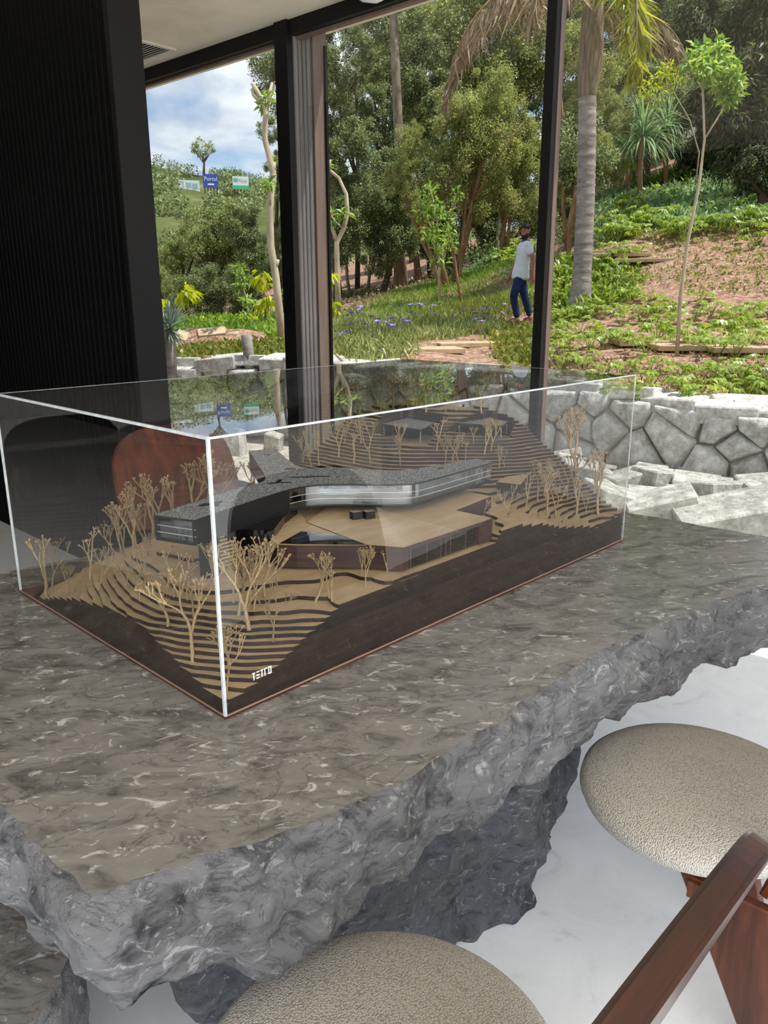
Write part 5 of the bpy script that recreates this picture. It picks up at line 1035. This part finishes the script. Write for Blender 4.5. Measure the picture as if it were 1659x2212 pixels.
# plank steps and paths
M['plank'] = noise_mat('sandy_stone_slab', [(.3, rgb(172, 148, 118)), (.7, rgb(204, 182, 152))], 5, 7, .85, .1, bump=.2)
def slab_(px, py, lx, ly, rz, label, zoff=.03):
    g = ground_at(px, py); o_ = MB(); o_.cbox(-lx/2, lx/2, -ly/2, ly/2, -.06, .0); s_ = link('path_slab', bevel_mesh(o_.mesh('path_slab', M['plank']), .008), None, g+Vector((0, 0, zoff))); s_.rotation_euler = (0, 0, rz); tag(s_, label, 'slab', 'sandy path slabs'); return s_
for px, py, lx, ly, rz, lb in ((745, 705, 1.2, .5, -.02, 'sandy path slab at the left end of the flower bed'), (850, 706, 1.3, .5, -.02, 'sandy path slab in front of the lawn, behind the purple flowers'), (960, 708, 1.3, .5, -.03, 'sandy path slab between the flowers and the long grass'), (1098, 706, 1.9, .55, -.02, 'sandy path slab the man stands on'), (1010, 742, .9, .5, .25, 'upper of two sandy slabs on the soil below the flowers'), (920, 755, .85, .5, .2, 'lower of two sandy slabs on the soil below the flowers'),
                              (1345, 548, 1.0, .6, -.35, 'sandy step slab right of the palm trunk, upper flight'), (1300, 540, 1.0, .6, -.35, 'topmost sandy step slab behind the palm trunk'), (1390, 562, .95, .6, -.3, 'lowest sandy step slab of the upper flight on the slope'), (1530, 748, 1.2, .6, -.1, 'sandy path slab behind the row of split-leaf plants, left piece'), (1640, 752, 1.1, .6, -.1, 'sandy path slab behind the split-leaf plants at the right edge'), (1420, 738, 1.0, .6, -.05, 'sandy path slab left of the tall sapling foot')): slab_(px, py, lx, ly, rz, lb)
# stakes, logs and mound in the left window
def stake(px, pb, px2, pt, rad, label, bark='bark', nm='wooden_stake'):
    g = ground_at(px, pb); b = MB(); q = at(px2, pt, g.y)-g; b.tube([(0, 0, -.06), q*.5, q*.97, q], [rad, rad*.97, rad*.95, rad*.6], 8); tag(b.build(nm, M[bark], None, True, g), label, 'post')
stake(540, 790, 532, 722, .06, 'thick grey cut post standing in the ground cover of the left window', 'palm_trunk'); stake(447, 795, 445, 768, .06, 'short brown stump just above the white wall in the left window', 'bark_red', 'tree_stump'); stake(378, 700, 376, 655, .04, 'slim wooden stake behind the yucca', 'bark_pale')
stake(765, 800, 725, 765, .016, 'longest slanting cane at the left of the flower bed', 'bark_pale'); stake(842, 790, 826, 752, .016, 'slanting cane in the middle of the flower bed', 'bark_pale'); stake(890, 788, 872, 756, .016, 'slanting cane at the right of the flower bed', 'bark_pale')
stake(1655, 835, 1648, 795, .015, 'thin cane at the right edge above the stone wall', 'bark_pale')
g = ground_at(465, 748); bm = bmesh.new(); bmesh.ops.create_icosphere(bm, subdivisions=3, radius=1)
for v in bm.verts: v.co = Vector((v.co.x*1.0, v.co.y*.6, max(v.co.z, -.2)*.26))*(1+.25*mnoise.noise(v.co*2.3))
me = bpy.data.meshes.new('earth_mound'); bm.to_mesh(me); bm.free(); me.materials.append(M['soil']); me.polygons.foreach_set('use_smooth', [True]*len(me.polygons)); tag(link('earth_mound', me, None, g), 'heap of reddish earth behind the ground cover in the left window', 'mound')
for i, (px, py, w, lb) in enumerate(((470, 728, .42, 'flat pale stone on top of the earth heap'), (430, 742, .5, 'long pale stone on the left flank of the earth heap'), (500, 738, .4, 'pale stone on the right flank of the earth heap'))):
    p = ground_at(px, py+14); st = link('flat_stone', chisel(900+i, w, w*.6, .055, 12, .006, .4, M['plank'], 'flat_stone'), None, g+Vector(((px-465)*g.y/F_PX, -.35, (.22, .12, .14)[i]))); st.rotation_euler = (.4, (-.1, .3, -.3)[i], .2); tag(st, lb, 'stone')

# ---- far hill with billboards
HY = 190.0
def hill_z(x, y):
    px = np.interp(x/HY, [-.9, -.5, -.33, -.29, -.25, -.21, -.17, -.13, 0, .4], [300, 305, 325, 345, 365, 378, 385, 400, 470, 560]); top = at(829+x/HY*F_PX, float(px), HY).z
    t = (y-80)/(HY-80); return 1+(top-1)*max(0, min(1, t))**.8 if y <= HY else top-(y-HY)*.3
V = []; F = []; hx = np.arange(-200, 60, 3.0); hy = np.arange(42, 230, 5.0)
for y in hy:
    for x in hx: V.append((x, y, hill_z(x, y)+mnoise.noise((x*.06, y*.06, 1))*2.0*(.15 if y < 85 else 1 if y < HY-12 else .25)))
n_ = len(hx)
for j in range(len(hy)-1):
    for i in range(n_-1): F.append([j*n_+i, j*n_+i+1, (j+1)*n_+i+1, (j+1)*n_+i])
M['hill'] = noise_mat('hill_grass', [(.3, rgb(52, 62, 38)), (.45, rgb(72, 83, 48)), (.6, rgb(96, 104, 62)), (.75, rgb(150, 136, 112))], .05, 10, .95, .05, nrough=.65)
me = bpy.data.meshes.new('hillside'); me.from_pydata(V, [], F); me.materials.append(M['hill']); me.polygons.foreach_set('use_smooth', [True]*len(F)); tag(link('hillside', me), kind='structure')
hP = []
for i in range(1300):
    x = RND.uniform(-105, -20); y = RND.uniform(90, 192); dens = mnoise.noise((x*.05, y*.05, 4)); 
    if dens < (-.2 if y < 150 else -.05) and y < 186: continue
    qx, qy = px_of((x, y, hill_z(x, y)+1.5))
    if 380 < qx < 545 and 370 < qy < 432 and y < 156: continue
    r = RND.uniform(.8, 2.0)*(1 if y < 170 else .7); c = np.array([x, y, hill_z(x, y)+r*.6]); n = 90; dr = unit(NR.normal(size=(n, 3))); hP.append(rnd_leaves(c+dr*r*np.array([1, 1, 1.15])*NR.uniform(.7, 1, (n, 1)), r*.32, .7, .2, dr, .5))
tag(link('hill_woods', quad_mesh('hill_woods', np.concatenate(hP), LF['dark'])), 'scrub and small trees scattered over the far green hillside', 'trees', kind='stuff')
p = at(440, 385, HY-4); p.z = hill_z(p.x, p.y)-.3; t = empty('lone_tree', p); b = MB(); b.tube([(0, 0, 0), (.3, 0, 3), (.2, 0, 5)], [.35, .25, .15], 6)
for k in range(7): a = k*.9; b.tube([(.2, 0, 3), (.2+math.cos(a)*1.6, math.sin(a), 5), (.2+math.cos(a)*2.6, math.sin(a)*1.6, 6.6)], [.14, .09, .04], 4)
b.build('trunk', M['bark'], t, True); link('crown', crown_mesh('crown_sparse', LF['olive'], 900, .16, .4, 30, .2, seed=3), t, (.2, 0, 6)).scale = (3.4, 3.4, 2.4); tag(t, 'lone sparse tree standing on the ridge of the far hill above the billboards', 'tree')
def text_mesh(s, size, mat, parent, loc, name='lettering', ext=.004):
    c = bpy.data.curves.new(name, 'FONT'); c.body = s; c.size = size; c.extrude = ext; c.align_x = 'CENTER'; c.align_y = 'CENTER'; t = bpy.data.objects.new('tmp', c); COL.objects.link(t); dg = bpy.context.evaluated_depsgraph_get(); me = bpy.data.meshes.new_from_object(t.evaluated_get(dg)); bpy.data.objects.remove(t); me.materials.clear(); me.materials.append(mat); o_ = link(name, me, parent, loc); o_.rotation_euler = (math.pi/2, 0, 0); return o_
def billboard(cx, cy, w, h, rz, mat, label):
    p = at(cx, cy, 150); k = 150/F_PX; wd, hg = w*k, h*k; t = empty('billboard', p, rz); b = MB(); b.cbox(-wd/2, wd/2, 0, .2, -hg/2, hg/2); b.build('board', mat, t)
    gzl = hill_z(p.x, 150)-p.z-.5
    for q in range(5): b = MB(); x = -wd*.4+wd*.2*q; b.cbox(x-.08, x+.08, .2, .36, min(gzl, -hg/2-1.2), hg*.4); b.build('post', M['bark_dark'], t)
    tag(t, label, 'billboard'); return t, wd, hg
bw = flat_mat('board_white', rgb(226, 236, 238), .6); bblue = flat_mat('board_blue', rgb(72, 84, 176), .6); bg_ = flat_mat('board_green', rgb(88, 186, 134), .6); bgray = flat_mat('board_grey_print', rgb(168, 190, 200), .6); bdk = flat_mat('board_dark_print', rgb(70, 76, 84), .6); borange = flat_mat('board_orange_print', rgb(226, 160, 130), .6); bteal = flat_mat('board_teal_print', rgb(110, 180, 180), .6)
t, wd, hg = billboard(409, 402, 41, 22, .28, bw, 'white billboard with a pale printed picture, lowest on the far hill')
def patch(t, x0, x1, z0, z1, mat, nm='print'): b = MB(); b.cbox(x0, x1, -.03, -.005, z0, z1); b.build(nm, mat, t)
patch(t, -wd*.32, -wd*.26, -hg*.5, hg*.42, bgray); patch(t, -wd*.12, wd*.1, -hg*.1, hg*.3, bgray); patch(t, wd*.15, wd*.4, -hg*.2, hg*.25, bgray); patch(t, -wd*.1, wd*.3, -hg*.42, -hg*.34, bdk)
t, wd, hg = billboard(455, 391, 30, 26, .28, bblue, 'blue billboard with white script lettering on the far hill'); text_mesh('Portal', hg*.42, bw, t, (0, -.05, hg*.14)); patch(t, -wd*.2, wd*.22, -hg*.3, -hg*.18, bw)
t, wd, hg = billboard(520, 395, 32, 24, .26, bw, 'white and green billboard, rightmost on the far hill'); patch(t, -wd*.5, wd*.5, -hg*.5, -hg*.2, bg_); patch(t, -wd*.44, -wd*.2, hg*.08, hg*.36, bteal); text_mesh('Minas', hg*.36, borange, t, (wd*.1, -.05, hg*.2))

# ---- the man on the path
mx_ = at(1119, 690, 13.2).x; mg = Vector((mx_, 13.2, gz(mx_, 13.2)-.0)); man = empty('person', mg+Vector((0, 0, .03))); tag(man, 'bearded man in pale grey T-shirt, jeans and tan boots walking left, head turned to us', 'person')
man.scale = (.9, .9, .9)
M['skin'] = flat_mat('skin', rgb(150, 104, 82), .6); M['tee'] = noise_mat('grey_tshirt', [(.3, rgb(196, 200, 208)), (.7, rgb(220, 223, 230))], 8, 5, .9, .1, bump=.3); M['denim'] = noise_mat('blue_denim', [(.3, rgb(26, 34, 60)), (.7, rgb(48, 62, 96))], 9, 7, .9, .1, bump=.3); M['hair'] = flat_mat('dark_hair', rgb(34, 28, 27), .7); M['boot'] = flat_mat('tan_boot', rgb(118, 88, 62), .7); M['navy'] = flat_mat('navy_collar', rgb(44, 56, 84), .8)
def skin_obj(name, mat, V, E, R, parent, root=0, sub=2):
    me = bpy.data.meshes.new(name); me.from_pydata(V, E, []); me.materials.append(mat); o_ = link(name, me, parent); md = o_.modifiers.new('skin', 'SKIN'); md.use_smooth_shade = True
    for i, r in enumerate(R):
        sv = me.skin_vertices[0].data[i]; sv.radius = r if hasattr(r, '__len__') else (r, r); sv.use_root = (i == root)
    o_.modifiers.new('sub', 'SUBSURF').levels = sub; o_.modifiers['sub'].render_levels = sub; return o_
def chain(V, E, R, start, pts):
    k = start
    for p, r in pts: V.append(p); R.append(r); E.append((k, len(V)-1)); k = len(V)-1
    return k
V = [(.01, 0, .92)]; E = []; R = [(.10, .075)]
sp = chain(V, E, R, 0, [((.03, 0, 1.12), (.095, .075)), ((.065, 0, 1.32), (.115, .085)), ((.085, -.005, 1.44), (.075, .07)), ((.08, -.012, 1.52), .056)])
for sy, sh, el, wr in ((-1, (.11, -.175, 1.375), (.20, -.215, 1.11), (.20, -.235, .87)), (1, (.055, .175, 1.375), (-.045, .215, 1.11), (-.125, .20, .90))):
    k = chain(V, E, R, 2, [(sh, .055), (el, .042), (wr, .028)]); d = Vector(wr)-Vector(el); d.normalize(); h = Vector(wr)+d*.07; k2 = chain(V, E, R, k, [(tuple(h), (.034, .02))])
    for f, (oy, ln) in enumerate(((-.027, .072), (-.009, .085), (.009, .08), (.026, .062))): a_ = h+d*.035+Vector((oy, 0, 0)); chain(V, E, R, k2, [(tuple(a_), .0095), (tuple(a_+d*ln*.5+Vector((-.006, 0, 0))), .009), (tuple(a_+d*ln+Vector((-.018, 0, 0))), .008)])
    a_ = Vector(wr)+d*.03+Vector((-.035, 0, 0)); chain(V, E, R, k, [(tuple(a_), .011), (tuple(a_+d*.055+Vector((-.012, 0, 0))), .009)])
for hp_, kn, an, toe in (((-.01, -.09, .86), (-.12, -.105, .50), (-.03, -.10, .10), (-.17, -.115, .045)), ((.045, .09, .86), (.12, .10, .49), (.24, .10, .13), (.12, .10, .045))):
    chain(V, E, R, 0, [(hp_, .062), (kn, .050), (an, .036), (toe, .024)])
skin_obj('body', M['skin'], V, E, R, man)
V = [(.005, 0, .77)]; E = []; R = [(.17, .165)]; chain(V, E, R, 0, [((.01, 0, .83), (.19, .18)), ((.02, 0, .95), (.18, .165)), ((.035, 0, 1.12), (.158, .13)), ((.065, 0, 1.31), (.162, .128)), ((.085, 0, 1.425), (.10, .09))])
for sh, el in (((.11, -.175, 1.375), (.145, -.205, 1.19)), ((.055, .175, 1.375), (-.01, .205, 1.20))): chain(V, E, R, 4, [(sh, .075), (el, .068)])
skin_obj('t_shirt', M['tee'], V, E, R, man)
V = [(.01, 0, .97), (.008, 0, .88)]; E = [(0, 1)]; R = [(.115, .095), (.13, .105)]
for hp_, kn, an in (((-.03, -.085, .76), (-.12, -.105, .50), (-.03, -.10, .115)), ((.045, .085, .76), (.12, .10, .49), (.235, .10, .145))): chain(V, E, R, 1, [(hp_, .098), (tuple((Vector(hp_)+Vector(kn))/2), .086), (kn, .074), (tuple((Vector(kn)+Vector(an))/2), .068), (an, .058)])
skin_obj('jeans', M['denim'], V, E, R, man)
for an, toe in (((-.03, -.10, .10), (-.20, -.118, .045)), ((.24, .10, .13), (.11, .10, .045))):
    a_, t_ = Vector(an), Vector(toe); heel = Vector((a_.x+.045, a_.y, .045)); skin_obj('boot', M['boot'], [tuple(a_+Vector((0, 0, .04))), tuple(Vector((a_.x, a_.y, .055))), tuple(a_.lerp(t_, .55)*1.0), tuple(t_)], [(0, 1), (1, 2), (2, 3)], [.068, (.072, .06), (.064, .056), (.056, .046)], man)
hc = Vector((.065, -.025, 1.615)); hr = math.atan2(-.80, -.60)    # head looks left and toward us
hm = MB(); hm.lathe([(.002, -.125), (.035, -.122), (.058, -.10), (.070, -.06), (.076, -.01), (.078, .035), (.072, .075), (.052, .105), (.025, .119), (.002, .122)], 20, sx=1.16, sy=.95); me = hm.mesh('head', M['skin'], True); hd = link('head', me, man, hc); hd.rotation_euler = (0, .05, hr)
for v in me.vertices:
    if v.co.x > .05 and v.co.z < -.05: v.co.x += .012
nb = MB(); nb.prism([(.086, -.016, -.022), (.086, .016, -.022), (.112, .007, -.022), (.112, -.007, -.022)], (-.012, 0, .05)); nb.build('nose', M['skin'], hd, True)
eb = MB()
for s in (-1, 1):
    e_ = MB(); e_.lathe([(.001, -.011), (.009, -.007), (.011, 0), (.009, .007), (.001, .011)], 8); e_.build('eye', M['hair'], hd, True, (.080, s*.032, .028))
    e_ = MB(); e_.cbox(.078, .092, s*.032-.018, s*.032+.018, .044, .052); e_.build('eyebrow', M['hair'], hd); e_ = MB(); e_.lathe([(.002, -.03), (.014, -.024), (.018, 0), (.016, .022), (.002, .03)], 8, sx=.9, sy=.5); e_.build('ear', M['skin'], hd, True, (-.005, s*.078, .01))
mo = MB(); mo.cbox(.083, .0905, -.020, .020, -.062, -.055); mo.build('mouth', flat_mat('teeth', rgb(226, 216, 206)), hd)
bd = MB(); bd.lathe([(.002, -.142), (.045, -.135), (.068, -.105), (.080, -.07), (.083, -.045)], 20, sx=1.17, sy=.95); me = bd.mesh('beard', M['hair'], True); bm = bmesh.new(); bm.from_mesh(me); bmesh.ops.delete(bm, geom=[v for v in bm.verts if v.co.x < -.02 or (v.co.z > -.06 and v.co.x > .07 and abs(v.co.y) < .025)], context='VERTS'); bm.to_mesh(me); bm.free(); link('beard', me, hd)
hr_ = MB(); hr_.lathe([(.081, .03), (.083, .05), (.077, .085), (.056, .116), (.027, .130), (.002, .134)], 20, sx=1.16, sy=.97); me = hr_.mesh('hair', M['hair'], True)
for v in me.vertices:
    if v.co.x < .02: v.co.z -= (.02-v.co.x)*.75 if v.co.z < .06 else 0
    elif v.co.x > .06 and v.co.z < .08: v.co.z += .025
link('hair', me, hd)
cl = MB(); cl.lathe([(.075, 1.42), (.079, 1.445), (.066, 1.475), (.060, 1.47)], 16); cl.build('collar', M['navy'], man, True, (.083, -.004, 0))

# ================================================================== labels for rows of look-alikes
label_row(GRP['leftwood'], 'leafy tree in the left window, {} from the left there'); label_row(GRP['midwood'], 'dark dense tree of the wood, {} from the left in the nearer rows'); label_row(GRP['backwood'], 'tall dark tree in the farthest row, {} from the left'); label_row(GRP['slender'], 'thin bare trunk at the foot of the wood, {} from the left')
for k, f in (('phA', 'split-leaf plant in the sunny row along the path, {} from the left'), ('phB', 'split-leaf plant on bare soil above the stone wall, {} from the left'), ('phC', 'split-leaf plant in the shaded row behind the path, {} from the left'), ('phD', 'split-leaf plant around the palm foot, {} from the left'), ('phE', 'split-leaf plant high on the right slope, {} from the left'), ('phF', 'split-leaf plant behind the standing man, {} from the left')): label_row(GRP[k], f)
label_row(GRP['A'], 'leafy bush in the left window, {} from the left'); label_row(GRP['B'], 'leafy bush under the right-hand trees, {} from the left'); label_row(GRP['C'], 'shade bush behind the lawn, {} from the left'); label_row(GRP['D'], 'low bush out on the bank, {} from the left')
